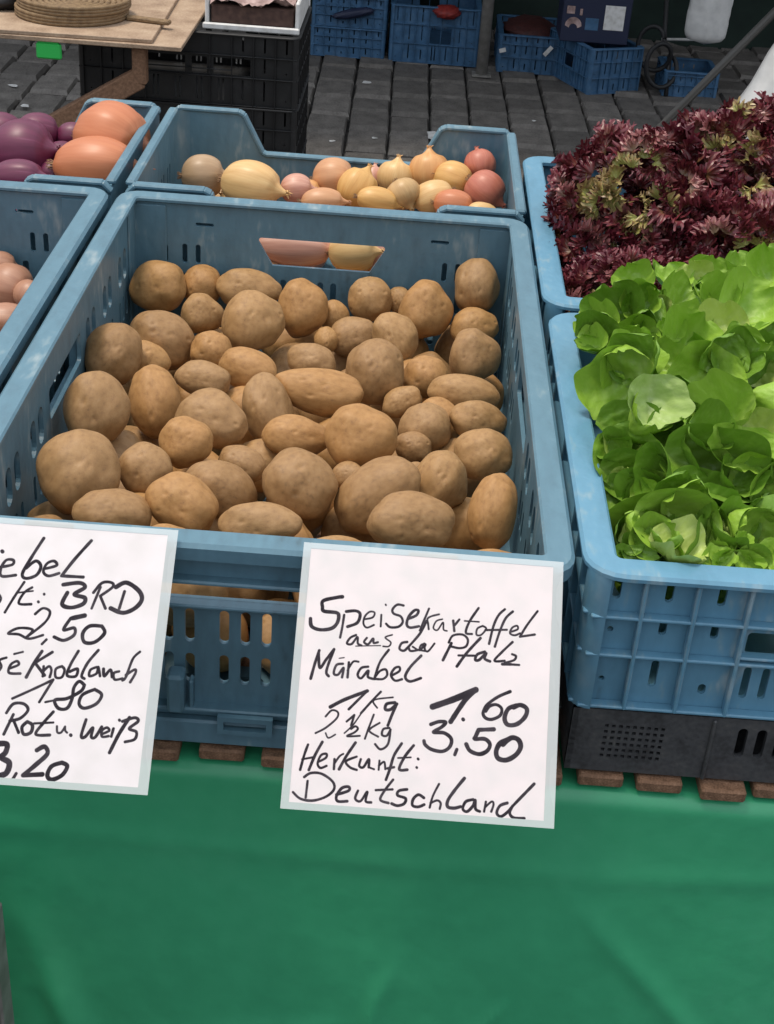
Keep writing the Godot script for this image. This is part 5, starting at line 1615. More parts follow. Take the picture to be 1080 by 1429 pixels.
const DEEP_SHALLOTS := [
	["", -49, 874, -510, 31.3, 26.6, 25.3, 0.083, 0.375, 0.923, 0.015],
	["", -240, 873, -44, 33.1, 25.5, 24.2, 0.174, 0.496, 0.826, 0.204],
	["", -247, 871, -437, 30.3, 23.5, 22.3, 0.557, 0.276, 0.738, 0.263],
	["", -111, 869, -456, 26.3, 21.5, 20.4, 0.243, 0.487, 0.791, 0.28],
	["", -98, 874, -408, 31.3, 26.4, 25.1, 0.432, -0.076, -0.706, 0.556],
	["", -159, 868, -432, 25.6, 20.6, 19.5, -0.445, 0.174, 0.792, -0.381],
	["", -177, 870, -229, 27.0, 22.3, 21.2, -0.269, -0.356, 0.877, -0.176],
	["", -170, 872, -506, 31.0, 24.2, 23.0, -0.483, -0.529, 0.544, -0.437],
	["", -66, 870, -124, 25.4, 22.0, 20.9, -0.374, 0.266, 0.886, -0.066],
	["", -168, 870, -278, 27.7, 22.4, 21.3, 0.57, -0.452, -0.556, -0.402],
	["", -336, 868, -55, 25.5, 20.4, 19.4, 0.402, -0.044, 0.912, -0.065],
	["", -62, 909, -147, 28.9, 25.3, 24.0, 0.18, -0.031, -0.728, 0.661],
	["", -256, 874, -359, 30.2, 26.2, 24.9, -0.401, -0.3, 0.68, 0.536],
	["", -35, 868, -297, 24.6, 20.1, 19.1, -0.071, -0.035, 0.901, -0.427],
	["", -319, 873, -226, 31.2, 25.3, 24.0, -0.452, 0.333, 0.66, -0.5],
	["", -69, 893, -289, 28.5, 25.8, 24.5, -0.328, 0.397, 0.76, -0.397],
	["", -100, 927, -401, 25.3, 23.3, 22.1, -0.059, -0.65, 0.75, -0.109],
	["", -56, 870, -65, 26.2, 22.2, 21.1, 0.701, 0.062, 0.708, -0.065],
	["", -346, 874, -468, 30.0, 26.5, 25.2, -0.076, -0.415, 0.871, 0.253],
	["", -215, 868, -192, 23.2, 20.3, 19.2, -0.376, -0.327, 0.867, -0.008],
	["", -71, 910, -79, 24.9, 22.9, 21.8, 0.01, 0.115, 0.903, 0.414],
	["", -279, 873, -526, 31.5, 25.9, 24.6, -0.048, -0.262, 0.939, -0.22],
	["", -218, 913, -185, 32.6, 25.3, 24.0, 0.145, -0.358, 0.784, -0.486],
	["", -222, 915, -37, 24.6, 23.1, 21.9, -0.024, -0.477, 0.879, -0.004],
	["", -168, 873, -169, 28.1, 25.0, 23.8, 0.02, -0.226, 0.966, -0.12],
	["", -275, 898, -467, 32.1, 26.7, 25.3, -0.198, -0.428, 0.882, 0.012],
	["", -150, 872, -325, 26.4, 24.7, 23.4, -0.193, -0.471, -0.538, 0.673],
	["", -210, 872, -79, 26.2, 20.2, 19.2, 0.577, 0.203, 0.721, -0.325],
	["", -356, 906, -225, 29.2, 26.4, 25.1, -0.46, 0.228, 0.85, 0.121],
	["", -278, 920, -522, 25.9, 20.3, 19.3, -0.037, -0.386, -0.622, 0.68],
	["", -352, 871, -356, 28.6, 23.7, 22.5, -0.125, 0.174, 0.822, 0.527],
	["", -292, 909, -358, 27.3, 25.7, 24.4, -0.189, 0.303, 0.737, 0.573],
	["", -307, 873, -389, 31.0, 25.7, 24.4, -0.629, 0.45, 0.633, -0.04],
	["", -174, 914, -282, 24.8, 22.2, 21.1, -0.463, 0.54, 0.702, 0.029],
	["", -244, 905, -78, 23.4, 21.4, 20.3, 0.146, -0.513, 0.799, 0.277],
	["", -119, 873, -275, 31.1, 25.7, 24.4, 0.413, -0.012, 0.91, -0.029],
	["", -128, 915, -453, 25.6, 23.2, 22.1, -0.29, 0.517, 0.803, 0.056],
	["", -325, 910, -489, 25.5, 22.6, 21.5, 0.297, 0.06, 0.806, 0.508],
	["", -194, 909, -513, 26.7, 21.4, 20.3, -0.358, 0.371, -0.625, 0.586],
	["", -149, 912, -157, 22.3, 20.6, 19.5, 0.089, -0.521, 0.811, 0.25],
	["", -209, 872, -398, 29.3, 24.1, 22.9, -0.239, -0.003, 0.91, 0.34],
	["", -73, 876, -25, 23.9, 20.8, 19.7, 0.009, 0.37, 0.888, 0.273],
	["", -361, 869, -162, 26.2, 21.4, 20.3, 0.572, 0.206, 0.788, 0.101],
	["", -133, 896, -364, 28.3, 24.8, 23.6, 0.198, 0.344, 0.852, -0.341],
	["", -319, 872, -173, 26.8, 24.9, 23.7, 0.248, 0.13, 0.923, -0.264],
	["", -209, 872, -310, 26.8, 24.7, 23.4, 0.191, -0.278, 0.934, -0.119],
	["", -181, 886, -365, 24.7, 22.4, 21.3, 0.623, 0.524, 0.58, -0.024],
	["", -210, 929, -78, 25.9, 21.1, 20.0, 0.164, 0.076, -0.777, 0.604],
	["", -337, 912, -48, 28.3, 24.4, 23.2, -0.58, 0.336, 0.737, 0.089],
	["", -52, 873, -433, 28.7, 25.8, 24.5, 0.49, 0.491, 0.682, 0.233],
	["", -167, 869, -117, 23.7, 21.9, 20.8, 0.535, 0.354, 0.654, -0.401],
	["", -105, 869, -209, 27.9, 21.5, 20.4, 0.46, -0.375, 0.701, 0.396],
	["", -228, 873, -138, 31.2, 25.7, 24.4, 0.647, 0.016, 0.713, 0.269],
	["", -320, 927, -251, 30.0, 23.5, 22.4, 0.043, 0.374, 0.908, -0.186],
	["", -193, 917, -408, 30.7, 25.2, 23.9, 0.221, -0.096, 0.851, -0.467],
	["", -245, 922, -130, 32.4, 26.8, 25.4, -0.122, -0.06, -0.745, 0.653],
	["", -116, 930, -342, 24.6, 22.3, 21.2, 0.159, -0.507, 0.819, 0.217],
	["", -243, 907, -325, 26.0, 23.6, 22.5, 0.385, 0.228, 0.894, 0.02],
	["", -357, 929, -507, 23.7, 21.5, 20.4, 0.157, -0.501, 0.7, -0.484],
	["", -234, 920, -434, 29.2, 24.9, 23.6, -0.504, -0.538, 0.653, 0.175],
]
# head, centre in mm, facing, tip direction, length and width in mm, tone
const LETTUCE_LEAVES := [
	[0, 424, 1023, -299, -0.30, 0.70, 0.65, -0.92, -0.02, -0.40, 34, 33, 1],
	[0, 456, 1028, -313, -0.45, 0.51, 0.73, -0.31, 0.68, -0.67, 45, 46, 0],
	[0, 480, 1024, -321, 0.08, 0.68, 0.73, -0.09, 0.73, -0.67, 35, 31, 2],
	[0, 504, 1033, -385, 0.05, 0.85, 0.53, -0.11, 0.53, -0.84, 29, 37, 1],
	[0, 475, 1029, -383, -0.21, 0.82, 0.53, -0.35, 0.44, -0.83, 28, 34, 1],
	[1, 540, 1030, -406, -0.04, 0.85, 0.53, 0.13, 0.53, -0.84, 29, 37, 1],
	[1, 526, 1033, -383, -0.21, 0.72, 0.66, -0.36, 0.57, -0.74, 30, 30, 2],
	[0, 506, 1032, -336, 0.25, 0.73, 0.63, 0.67, 0.34, -0.66, 41, 41, 1],
	[1, 540, 1035, -353, -0.12, 0.79, 0.60, -0.22, 0.57, -0.79, 32, 37, 1],
	[1, 570, 1030, -416, -0.04, 0.85, 0.53, -0.44, 0.47, -0.77, 36, 39, 1],
	[1, 588, 1036, -402, -0.03, 0.80, 0.60, -0.25, 0.57, -0.78, 39, 39, 1],
	[1, 531, 1032, -287, -0.21, 0.82, 0.53, -0.94, -0.03, -0.33, 43, 38, 2],
	[1, 559, 1032, -326, 0.14, 0.84, 0.52, 0.72, 0.27, -0.64, 52, 51, 1],
	[0, 435, 1021, -280, -0.30, 0.70, 0.65, -0.95, -0.27, -0.15, 34, 30, 0],
	[0, 420, 1016, -274, -0.45, 0.64, 0.62, -0.89, -0.25, -0.39, 24, 23, 1],
	[0, 432, 1022, -194, -0.29, 0.48, 0.83, -0.54, -0.80, 0.27, 56, 56, 1],
	[0, 453, 1032, -219, -0.21, 0.58, 0.79, -0.28, -0.81, 0.52, 40, 42, 1],
	[2, 460, 1036, -147, -0.01, 0.60, 0.80, 0.07, -0.80, 0.60, 37, 43, 3],
	[0, 498, 1032, -255, -0.04, 0.88, 0.47, 0.51, 0.42, -0.75, 38, 43, 1],
	[0, 484, 1027, -225, -0.30, 0.70, 0.65, -0.92, -0.02, -0.40, 36, 33, 1],
	[2, 503, 1035, -190, -0.12, 0.73, 0.67, -0.47, -0.64, 0.61, 51, 54, 1],
	[1, 531, 1033, -224, 0.24, 0.79, 0.57, 0.80, 0.17, -0.57, 48, 46, 1],
	[2, 511, 1031, -137, -0.21, 0.58, 0.79, -0.95, -0.32, -0.01, 49, 42, 1],
	[2, 539, 1027, -191, 0.17, 0.68, 0.72, -0.95, 0.31, -0.06, 45, 48, 0],
	[2, 514, 1027, -101, 0.01, 0.34, 0.94, -0.10, -0.93, 0.34, 32, 56, 1],
	[2, 544, 1030, -154, 0.51, 0.48, 0.71, 0.07, -0.85, 0.52, 60, 21, 1],
	[3, 444, 1012, -146, -0.12, 0.79, 0.60, 0.96, -0.06, 0.28, 43, 33, 0],
	[3, 443, 1004, -123, 0.19, 0.52, 0.83, 0.55, -0.76, 0.35, 46, 44, 0],
	[3, 464, 1012, -96, -0.52, 0.41, 0.75, 0.01, -0.87, 0.49, 43, 24, 0],
	[2, 485, 1018, -124, 0.18, 0.60, 0.78, 0.56, -0.71, 0.42, 41, 38, 0],
	[2, 498, 1014, -96, 0.09, 0.61, 0.79, 0.96, -0.27, 0.10, 72, 48, 0],
	[3, 487, 1000, -82, 0.07, 0.75, 0.66, 0.91, -0.33, 0.27, 43, 35, 0],
	[3, 464, 1003, -41, -0.02, 0.68, 0.74, 0.96, -0.19, 0.19, 55, 42, 1],
	[3, 438, 989, -46, -0.21, 0.65, 0.73, 0.53, -0.55, 0.65, 33, 36, 0],
	[3, 438, 990, -17, -0.12, 0.73, 0.67, 0.04, -0.67, 0.74, 16, 29, 0],
	[3, 464, 997, -17, 0.17, 0.68, 0.72, 0.81, -0.51, 0.29, 37, 36, 2],
	[4, 501, 992, -42, -0.02, 0.68, 0.74, -0.96, 0.19, -0.19, 36, 35, 0],
	[4, 520, 996, -39, 0.08, 0.68, 0.73, 0.43, 0.64, -0.64, 42, 42, 1],
	[4, 502, 991, -17, -0.02, 0.68, 0.74, 0.07, -0.73, 0.68, 16, 32, 1],
	[4, 495, 996, -68, -0.02, 0.74, 0.67, 0.82, -0.37, 0.44, 37, 36, 0],
	[4, 534, 1005, -85, 0.17, 0.68, 0.72, 0.81, 0.32, -0.50, 33, 35, 1],
	[4, 528, 995, -69, 0.07, 0.75, 0.66, 1.00, -0.01, -0.10, 26, 18, 0],
	[3, 446, 997, -108, -0.12, 0.73, 0.67, 0.96, -0.09, 0.27, 45, 35, 0],
	[3, 439, 990, -92, -0.30, 0.56, 0.78, 0.92, -0.07, 0.40, 30, 30, 0],
	[2, 479, 1016, -149, -0.01, 0.60, 0.80, 0.56, -0.66, 0.50, 34, 38, 0],
	[4, 485, 992, -38, -0.21, 0.72, 0.66, -0.72, -0.57, 0.39, 25, 25, 1],
	[4, 527, 989, -22, 0.07, 0.75, 0.66, 0.59, -0.57, 0.58, 25, 27, 1],
	[4, 511, 1000, -50, -0.02, 0.68, 0.74, 0.11, 0.73, -0.67, 19, 21, 1],
	[4, 513, 995, -15, -0.02, 0.68, 0.74, 0.90, -0.30, 0.30, 21, 21, 1],
	[4, 493, 993, -12, -0.02, 0.74, 0.67, -0.84, -0.38, 0.39, 22, 20, 1],
	[3, 453, 992, -31, -0.12, 0.67, 0.74, 0.83, 0.47, -0.30, 30, 28, 1],
	[1, 568, 1028, -275, 0.17, 0.68, 0.72, 0.58, -0.66, 0.48, 41, 41, 0],
	[1, 560, 1025, -241, 0.18, 0.60, 0.78, 0.09, -0.80, 0.60, 28, 26, 0],
	[1, 509, 1027, -306, -0.02, 0.68, 0.74, -0.96, 0.19, -0.19, 32, 29, 1],
	[0, 469, 1021, -289, -0.21, 0.65, 0.73, -0.89, -0.43, 0.13, 33, 31, 1],
]
# sign strokes in mm from the upper left corner: pen width, then points
const STROKES_ONE := [
	[2.2, 25.5, 32.0, 22.2, 32.7, 14.5, 35.3, 14.3, 39.1, 15.5, 41.6, 22.9, 42.0, 24.4, 44.4, 23.5, 48.7, 20.4, 51.8, 14.0, 53.0, 8.9, 51.3, 7.8, 46.7],
	[1.5, 27.5, 43.0, 27.0, 50.1, 26.2, 56.8],
	[1.9, 28.6, 40.8, 34.3, 40.0, 36.9, 41.9, 35.6, 47.1, 30.1, 49.9],
	[1.2, 39.6, 44.7, 44.4, 43.2, 45.4, 40.2, 42.5, 39.9, 39.8, 43.0, 39.3, 47.3, 41.5, 49.6, 45.5, 47.7],
	[1.2, 49.5, 41.2, 49.6, 48.3],
	[1.1, 51.6, 34.7, 51.8, 35.1],
	[1.5, 62.2, 34.5, 58.5, 34.3, 55.9, 37.4, 56.8, 39.9, 61.0, 41.3, 62.4, 44.6, 60.1, 47.6, 55.3, 48.3, 52.7, 46.4],
	[1.7, 65.9, 42.2, 70.2, 39.9, 71.3, 36.9, 68.9, 37.0, 65.8, 41.0, 64.9, 45.7, 67.0, 47.6, 72.2, 46.4],
	[1.4, 35.4, 54.6, 32.2, 56.5, 30.5, 59.9, 33.3, 60.1, 36.3, 55.8, 36.9, 59.5, 39.0, 60.6],
	[1.4, 41.9, 55.8, 40.5, 58.4, 43.0, 59.5, 45.6, 56.0, 46.2, 58.5, 48.6, 57.9],
	[1.0, 56.7, 52.8, 52.8, 54.7, 56.2, 57.4, 55.1, 59.9, 51.9, 60.1],
	[0.7, 35.8, 61.2, 50.3, 59.8],
	[1.5, 65.8, 56.4, 62.7, 57.4, 61.6, 60.7, 64.1, 61.8, 66.8, 59.2, 73.2, 50.5, 76.5, 42.8],
	[1.4, 66.8, 59.2, 68.1, 61.6, 72.1, 60.9],
	[1.2, 72.1, 60.9, 76.0, 58.6, 76.7, 56.9, 74.3, 57.5, 73.6, 60.4, 77.3, 61.0],
	[1.7, 14.6, 65.4, 12.7, 73.3, 11.0, 82.4],
	[1.7, 14.4, 67.5, 15.8, 75.6, 19.1, 70.5, 23.2, 64.1],
	[1.7, 23.2, 64.1, 20.7, 72.8, 19.8, 78.1, 21.3, 80.2],
	[1.5, 29.0, 72.3, 25.4, 73.3, 24.2, 78.3, 26.7, 78.9, 29.6, 74.7, 29.2, 80.3],
	[0.7, 26.7, 69.2, 29.5, 68.6],
	[1.5, 32.5, 71.2, 32.4, 80.1],
	[1.2, 32.1, 76.1, 34.9, 70.7, 38.1, 70.4],
	[1.5, 43.9, 72.9, 40.0, 74.0, 38.2, 78.1, 40.4, 80.0, 44.1, 75.3, 44.3, 78.9, 47.6, 79.9],
	[1.5, 55.3, 62.0, 50.9, 69.2, 48.6, 77.4, 48.4, 79.9],
	[1.4, 48.7, 78.2, 51.2, 74.8, 54.4, 73.8, 55.4, 77.0, 53.1, 79.5, 48.8, 79.8],
	[1.5, 58.5, 76.8, 62.4, 74.1, 62.2, 71.7, 59.5, 72.7, 57.7, 76.8, 60.3, 79.9, 64.2, 78.8],
	[1.7, 74.6, 64.0, 68.6, 71.3, 66.1, 77.1, 69.0, 79.7, 75.2, 77.3],
	[1.4, 77.5, 35.2, 74.6, 43.8, 72.9, 48.9],
	[1.2, 83.7, 38.2, 79.3, 39.7, 77.0, 41.5, 77.5, 44.4, 78.1, 47.7],
	[1.0, 85.8, 41.0, 82.3, 42.5, 80.8, 46.7, 83.3, 47.8, 86.3, 43.0, 86.9, 47.2, 88.9, 47.9],
	[1.5, 92.3, 41.4, 93.3, 47.6],
	[1.4, 93.2, 44.3, 95.9, 40.4],
	[1.5, 107.0, 32.5, 102.0, 41.2, 100.2, 48.0, 103.8, 48.6],
	[1.0, 99.1, 41.0, 107.6, 40.9],
	[1.2, 110.0, 43.2, 106.9, 45.1, 106.6, 48.8, 109.4, 48.6, 112.1, 44.7, 110.0, 43.2],
	[1.5, 122.7, 32.0, 119.1, 36.0, 116.4, 42.8, 114.3, 53.7],
	[1.5, 127.5, 33.0, 123.5, 37.4, 120.5, 45.0, 117.8, 55.1],
	[1.4, 111.7, 45.6, 124.4, 44.4],
	[1.2, 126.8, 45.5, 130.8, 43.6, 130.4, 41.5, 127.6, 42.9, 126.4, 46.3, 129.2, 47.4, 132.4, 45.9],
	[1.4, 142.3, 31.6, 136.3, 40.7, 132.4, 48.0],
	[1.4, 132.4, 48.0, 141.1, 46.0],
	[1.2, 69.3, 59.0, 73.8, 60.8, 76.0, 56.5, 76.6, 60.2, 78.6, 60.9, 82.0, 56.1],
	[1.7, 92.0, 55.1, 87.6, 65.6],
	[1.4, 90.4, 54.8, 92.6, 50.5, 98.2, 49.4, 101.5, 52.0, 100.8, 56.2, 96.9, 57.7, 92.1, 57.1],
	[1.7, 109.0, 50.7, 104.0, 56.8, 100.2, 61.9, 96.0, 68.7],
	[1.4, 96.6, 62.1, 106.1, 61.5],
	[1.7, 112.0, 58.7, 107.7, 60.6, 106.6, 63.9, 108.9, 63.8, 112.8, 59.5, 112.1, 62.8, 115.3, 64.2],
	[1.5, 128.1, 51.6, 122.2, 58.0, 118.0, 63.6, 123.9, 63.2],
	[1.4, 128.2, 58.9, 130.5, 59.9, 129.4, 62.4, 123.9, 64.8, 132.6, 65.0],
	[1.7, 122.7, 65.3, 127.8, 65.0],
	[2.1, 23.8, 98.1, 31.8, 93.2, 44.5, 87.2],
	[1.5, 44.5, 87.2, 39.7, 92.7, 34.6, 98.6],
	[1.4, 52.4, 87.1, 47.6, 92.9, 41.8, 100.4],
	[1.0, 59.7, 89.8, 50.7, 91.5, 48.4, 93.3, 51.0, 96.6],
	[1.9, 61.0, 92.8, 56.4, 93.9, 55.8, 97.1, 58.9, 96.9, 62.2, 93.5],
	[1.7, 62.2, 93.5, 59.9, 99.9, 57.9, 106.3],
	[1.2, 21.5, 103.8, 24.8, 100.0, 28.4, 100.9, 27.9, 104.5, 22.1, 110.3, 16.5, 113.8],
	[1.0, 22.3, 113.4, 24.1, 116.0, 27.9, 113.8],
	[1.4, 33.9, 105.8, 38.0, 101.8],
	[1.4, 38.0, 101.8, 36.7, 107.8],
	[0.9, 41.8, 100.8, 37.6, 107.7, 33.1, 112.6],
	[1.2, 36.8, 109.9, 39.1, 108.2, 40.7, 109.5, 38.8, 111.8, 34.9, 114.2, 42.1, 113.5],
	[1.2, 49.3, 100.7, 46.7, 109.4, 45.2, 114.9],
	[1.2, 53.0, 105.2, 47.3, 109.9, 52.7, 113.2],
	[1.4, 58.9, 107.7, 55.5, 108.6, 54.9, 111.9, 57.6, 112.3, 59.6, 108.6],
	[1.4, 59.6, 108.6, 58.7, 117.0, 54.7, 120.3, 51.3, 117.6],
	[3.8, 83.2, 93.5, 95.5, 88.1, 107.8, 81.7],
	[2.9, 107.4, 82.2, 101.7, 88.5, 94.2, 101.4],
	[2.2, 101.3, 99.4, 101.5, 99.7],
	[1.9, 128.0, 81.2, 121.1, 84.8, 115.0, 89.9, 112.8, 94.7, 114.4, 97.7, 118.2, 98.2, 122.8, 95.6, 123.5, 91.6, 120.4, 89.5, 116.5, 90.6, 114.3, 93.8],
	[2.6, 132.0, 89.1, 127.4, 91.4, 125.5, 96.9, 127.5, 100.6, 132.8, 99.9, 137.4, 95.3, 138.2, 90.6, 134.3, 88.6, 130.5, 90.4],
	[2.1, 82.8, 103.8, 87.4, 101.9, 91.3, 102.0, 89.1, 104.9, 84.6, 108.2, 90.8, 108.2, 95.1, 111.3, 94.5, 115.9, 90.4, 118.8, 84.2, 118.2, 80.3, 115.8, 79.4, 113.6],
	[1.9, 98.7, 117.1, 97.7, 120.2],
	[2.4, 119.5, 103.9, 111.4, 104.8],
	[2.4, 110.7, 104.9, 109.2, 108.8, 108.9, 110.3, 114.6, 109.9, 117.7, 112.7, 116.3, 116.6, 111.8, 118.8, 106.4, 117.3, 104.0, 113.7],
	[2.9, 128.4, 109.0, 123.8, 111.5, 121.6, 116.2, 122.8, 120.3, 127.7, 121.0, 133.0, 117.7, 135.6, 113.0, 134.1, 108.9, 129.9, 108.1, 125.3, 112.2],
	[1.5, 12.7, 120.7, 11.0, 126.9, 9.4, 135.3],
	[1.7, 20.8, 118.6, 17.2, 126.5, 14.4, 135.0],
	[1.2, 10.0, 129.3, 16.5, 127.6],
	[1.4, 19.4, 130.1, 23.5, 127.5, 23.7, 125.2, 20.7, 126.2, 19.1, 130.9, 20.9, 133.4, 24.3, 132.0],
	[1.5, 28.6, 127.9, 28.7, 133.5],
	[1.2, 28.5, 130.9, 31.2, 126.2, 33.4, 124.5],
	[1.7, 39.9, 117.6, 35.1, 125.9, 31.7, 133.3],
	[1.4, 41.2, 125.5, 35.3, 128.6, 37.8, 131.8, 41.8, 133.0],
	[1.5, 43.7, 126.8, 43.1, 130.6, 45.5, 131.2, 48.3, 126.5, 48.6, 131.0],
	[1.2, 48.6, 131.0, 51.7, 131.9],
	[1.2, 54.5, 126.8, 54.4, 132.0],
	[1.2, 54.3, 129.8, 57.2, 127.3, 58.2, 131.4],
	[1.7, 66.6, 116.1, 62.7, 123.2, 60.9, 130.8, 59.0, 137.3],
	[1.7, 73.6, 116.7, 68.9, 123.5, 66.2, 130.8, 70.8, 130.8],
	[1.0, 65.1, 124.5, 72.4, 123.6],
	[1.4, 59.3, 130.9, 63.1, 129.9],
	[1.5, 76.6, 124.1, 76.8, 124.3],
	[1.5, 76.1, 129.0, 76.3, 129.2],
	[1.4, 14.2, 141.3, 13.9, 150.6],
	[1.5, 12.1, 139.2, 15.7, 136.7, 21.9, 136.7, 28.5, 140.6, 29.6, 145.0, 25.3, 149.4, 17.9, 152.1, 10.9, 151.5, 6.4, 148.2],
	[1.7, 31.3, 147.8, 38.0, 145.1, 37.9, 142.9, 34.1, 143.9, 31.4, 148.5, 32.4, 151.4, 37.7, 151.0],
	[1.5, 43.4, 144.7, 42.2, 149.2, 45.3, 150.4, 48.7, 145.0, 48.3, 150.2, 51.4, 150.7],
	[1.5, 63.1, 137.0, 58.6, 143.6, 56.6, 148.8, 61.3, 150.3],
	[1.4, 53.6, 143.6, 63.1, 142.5],
	[1.7, 71.4, 141.9, 66.9, 143.0, 66.3, 145.6, 70.9, 147.0, 70.3, 150.0, 66.6, 151.4, 63.2, 150.5],
	[1.7, 81.4, 145.9, 78.2, 144.4, 75.4, 147.0, 75.2, 150.6, 78.5, 151.2, 81.8, 149.7],
	[1.3, 89.6, 137.5, 86.5, 144.6, 85.1, 151.1],
	[1.3, 85.4, 148.6, 89.1, 146.8, 91.2, 148.2, 90.9, 151.4],
	[1.9, 104.0, 133.2, 98.8, 140.4, 95.3, 146.3, 95.4, 149.9, 99.1, 150.4, 102.8, 149.3],
	[1.7, 109.7, 144.8, 105.6, 146.3, 104.1, 150.4, 106.6, 151.8, 109.8, 148.4, 110.9, 145.1, 111.4, 149.9, 113.9, 151.2],
	[1.3, 117.1, 145.5, 116.4, 151.1],
	[1.3, 116.7, 148.7, 120.4, 145.2, 121.6, 146.7, 120.5, 150.8],
	[1.7, 129.4, 145.3, 125.3, 147.2, 123.7, 151.3, 126.2, 153.1, 130.2, 150.0, 133.5, 145.8, 144.4, 133.4],
	[1.7, 132.6, 146.7, 131.1, 150.7, 133.5, 153.3, 139.6, 153.2],
]
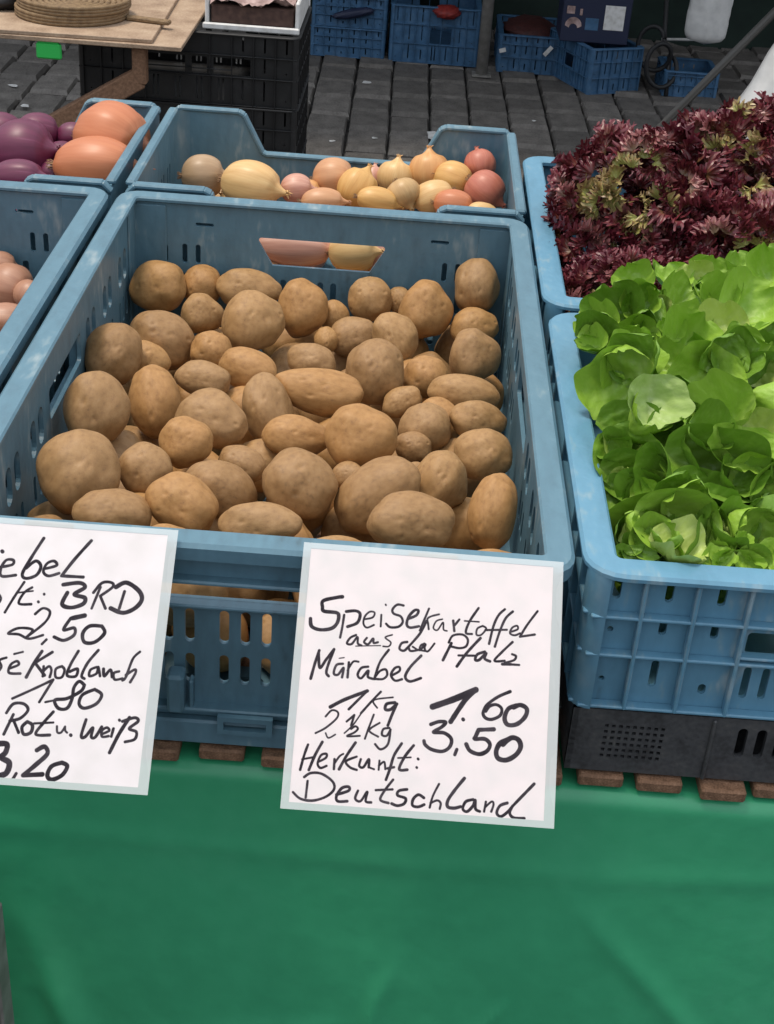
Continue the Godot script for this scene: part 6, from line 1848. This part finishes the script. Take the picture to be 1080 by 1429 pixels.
const STROKES_TWO := [
	[2.2, 53.3, 20.8, 53.7, 21.2],
	[1.8, 53.7, 30.8, 60.6, 28.7, 60.8, 25.9, 56.7, 26.2, 54.3, 31.3, 55.5, 36.2, 63.6, 35.0],
	[2.0, 76.9, 10.9, 71.3, 23.4, 67.5, 33.6, 70.0, 36.5, 75.9, 34.0, 77.7, 28.4, 74.2, 25.4, 69.1, 30.2],
	[1.8, 80.0, 29.9, 86.9, 27.2, 85.0, 24.6, 81.1, 26.5, 79.7, 31.6, 83.1, 34.0, 89.1, 31.9],
	[2.0, 105.5, 10.3, 97.2, 22.5, 90.8, 33.4],
	[2.0, 90.8, 33.4, 103.7, 33.2],
	[1.6, 50.1, 55.6, 54.1, 47.7, 56.9, 49.6, 55.8, 53.0, 51.9, 54.3],
	[1.6, 69.3, 38.9, 64.5, 49.0, 60.7, 58.0],
	[1.6, 74.4, 41.8, 70.2, 45.4, 68.1, 52.0, 75.3, 52.0],
	[1.1, 66.1, 45.7, 75.2, 43.9],
	[1.6, 82.1, 45.2, 82.2, 45.5],
	[1.6, 79.3, 50.1, 79.5, 50.4],
	[2.5, 92.6, 38.7, 102.1, 36.9, 105.6, 39.4, 100.0, 44.1, 106.4, 45.8, 105.8, 49.6, 99.0, 52.3, 93.6, 50.6, 95.7, 43.4],
	[1.6, 114.8, 38.6, 111.3, 51.9],
	[1.8, 111.1, 42.2, 115.5, 35.9, 121.1, 35.4, 121.9, 38.1, 115.4, 44.0],
	[1.8, 115.4, 44.0, 119.4, 51.3],
	[1.8, 129.4, 40.2, 127.6, 50.6],
	[2.7, 124.0, 37.9, 129.8, 34.7, 137.6, 39.0, 140.2, 44.3, 136.8, 49.9, 130.0, 53.2, 122.5, 51.0],
	[1.6, 78.6, 57.7, 82.7, 53.9, 87.1, 55.9, 84.9, 62.5, 75.0, 72.4],
	[1.6, 75.0, 72.4, 78.4, 67.3, 70.1, 66.9, 64.5, 70.5, 70.7, 70.6, 77.1, 72.7, 84.9, 70.0],
	[1.6, 87.3, 72.5, 85.1, 75.3],
	[2.9, 107.7, 56.5, 100.8, 58.6],
	[2.0, 99.8, 58.7, 96.6, 65.9, 102.6, 64.4, 103.1, 68.6, 97.5, 72.2, 91.6, 70.6],
	[2.2, 118.7, 62.1, 111.6, 62.6, 108.1, 67.2, 109.8, 72.4, 115.8, 71.9, 120.8, 66.2, 118.7, 62.1],
	[1.6, 65.5, 84.9, 61.7, 86.8, 63.3, 90.3, 61.7, 93.6, 58.8, 94.3],
	[1.6, 68.4, 91.0, 73.2, 88.5, 71.9, 86.5, 68.6, 88.9, 68.3, 93.6, 74.9, 93.6],
	[1.3, 69.8, 82.4, 74.6, 80.8],
	[2.0, 85.7, 79.6, 82.1, 86.8, 78.7, 95.4],
	[1.8, 91.8, 79.7, 82.6, 86.7],
	[1.8, 82.6, 86.7, 89.1, 93.6],
	[1.6, 87.9, 88.4, 88.2, 94.2],
	[1.6, 87.8, 91.6, 90.9, 88.2, 92.7, 90.2, 92.3, 94.4],
	[1.6, 98.5, 87.6, 95.2, 89.5, 95.8, 94.2, 99.3, 93.9, 100.3, 89.6, 98.5, 87.6],
	[1.8, 106.9, 78.0, 103.4, 86.2, 102.2, 92.6, 107.3, 92.8, 107.7, 88.5, 103.4, 90.4],
	[1.8, 118.5, 76.6, 113.3, 84.4, 110.7, 92.0, 112.5, 93.9],
	[1.6, 118.7, 86.6, 115.4, 88.5, 115.3, 92.1, 119.2, 90.3, 119.7, 86.5, 121.4, 91.7],
	[1.8, 122.9, 87.4, 123.9, 91.5, 127.0, 87.6, 128.5, 91.7],
	[1.6, 132.1, 88.2, 129.2, 89.5, 130.2, 93.1, 134.6, 92.2],
	[1.6, 142.9, 75.8, 139.3, 80.3, 136.5, 91.1, 134.8, 93.3],
	[1.6, 136.4, 90.0, 141.1, 86.5, 141.8, 88.5, 139.4, 94.0],
	[1.6, 72.4, 108.4, 83.2, 102.4, 94.5, 95.8],
	[1.6, 94.5, 95.8, 88.2, 109.3],
	[2.0, 113.0, 97.6, 109.7, 95.7, 107.1, 99.6, 106.9, 105.8, 104.7, 111.7, 99.7, 112.1, 97.1, 107.6, 103.9, 106.1, 111.4, 101.3, 113.0, 97.6],
	[1.3, 91.7, 109.1, 97.1, 107.6],
	[2.0, 119.3, 99.7, 112.7, 103.3, 111.3, 108.6, 114.7, 111.0, 121.3, 107.9, 123.7, 102.5, 119.3, 99.7],
	[1.8, 74.2, 117.6, 70.3, 129.2],
	[1.8, 70.1, 116.9, 73.4, 111.5, 79.3, 111.0, 82.3, 114.4, 78.5, 119.4, 72.7, 121.4],
	[1.8, 74.7, 120.7, 78.6, 127.6],
	[2.0, 82.8, 121.1, 80.2, 124.4, 81.8, 128.4, 85.6, 127.1, 86.0, 122.9, 82.8, 121.1],
	[1.8, 97.0, 114.4, 91.9, 121.5, 88.7, 127.9, 96.7, 127.8],
	[1.3, 86.9, 121.8, 97.8, 120.5],
	[1.3, 100.2, 122.5, 100.9, 125.9, 103.1, 125.8, 104.9, 122.3],
	[1.3, 104.9, 122.3, 105.3, 124.6, 106.5, 125.7],
	[2.0, 108.7, 126.9, 108.9, 127.1],
	[1.8, 116.5, 117.5, 114.9, 126.9, 117.2, 127.3, 120.9, 121.9, 120.7, 127.0, 123.0, 127.1, 126.0, 121.0],
	[1.6, 126.5, 125.2, 130.5, 122.9, 129.1, 121.2, 126.5, 123.0, 126.9, 126.5, 130.6, 126.0],
	[1.6, 132.9, 121.5, 132.2, 126.1],
	[1.6, 135.7, 116.3, 135.9, 116.6],
	[2.2, 141.4, 114.6, 136.5, 124.3, 132.3, 135.3],
	[1.8, 137.6, 117.0, 144.4, 114.4, 146.6, 116.3, 142.1, 120.8, 146.3, 122.5, 145.8, 126.7, 140.5, 128.6],
	[3.3, 65.7, 135.2, 72.6, 134.7, 72.8, 139.3, 70.7, 142.5, 75.6, 145.2, 74.5, 151.3, 68.3, 153.3],
	[1.8, 80.4, 150.9, 78.5, 155.1],
	[2.7, 90.5, 136.9, 94.6, 134.6, 96.7, 138.5, 91.1, 145.0, 84.5, 151.6],
	[2.7, 84.5, 151.6, 95.3, 150.3],
	[2.5, 105.7, 142.9, 100.1, 145.4, 98.3, 150.6, 101.1, 152.9, 106.7, 149.9, 109.0, 144.7, 105.7, 142.9],
]
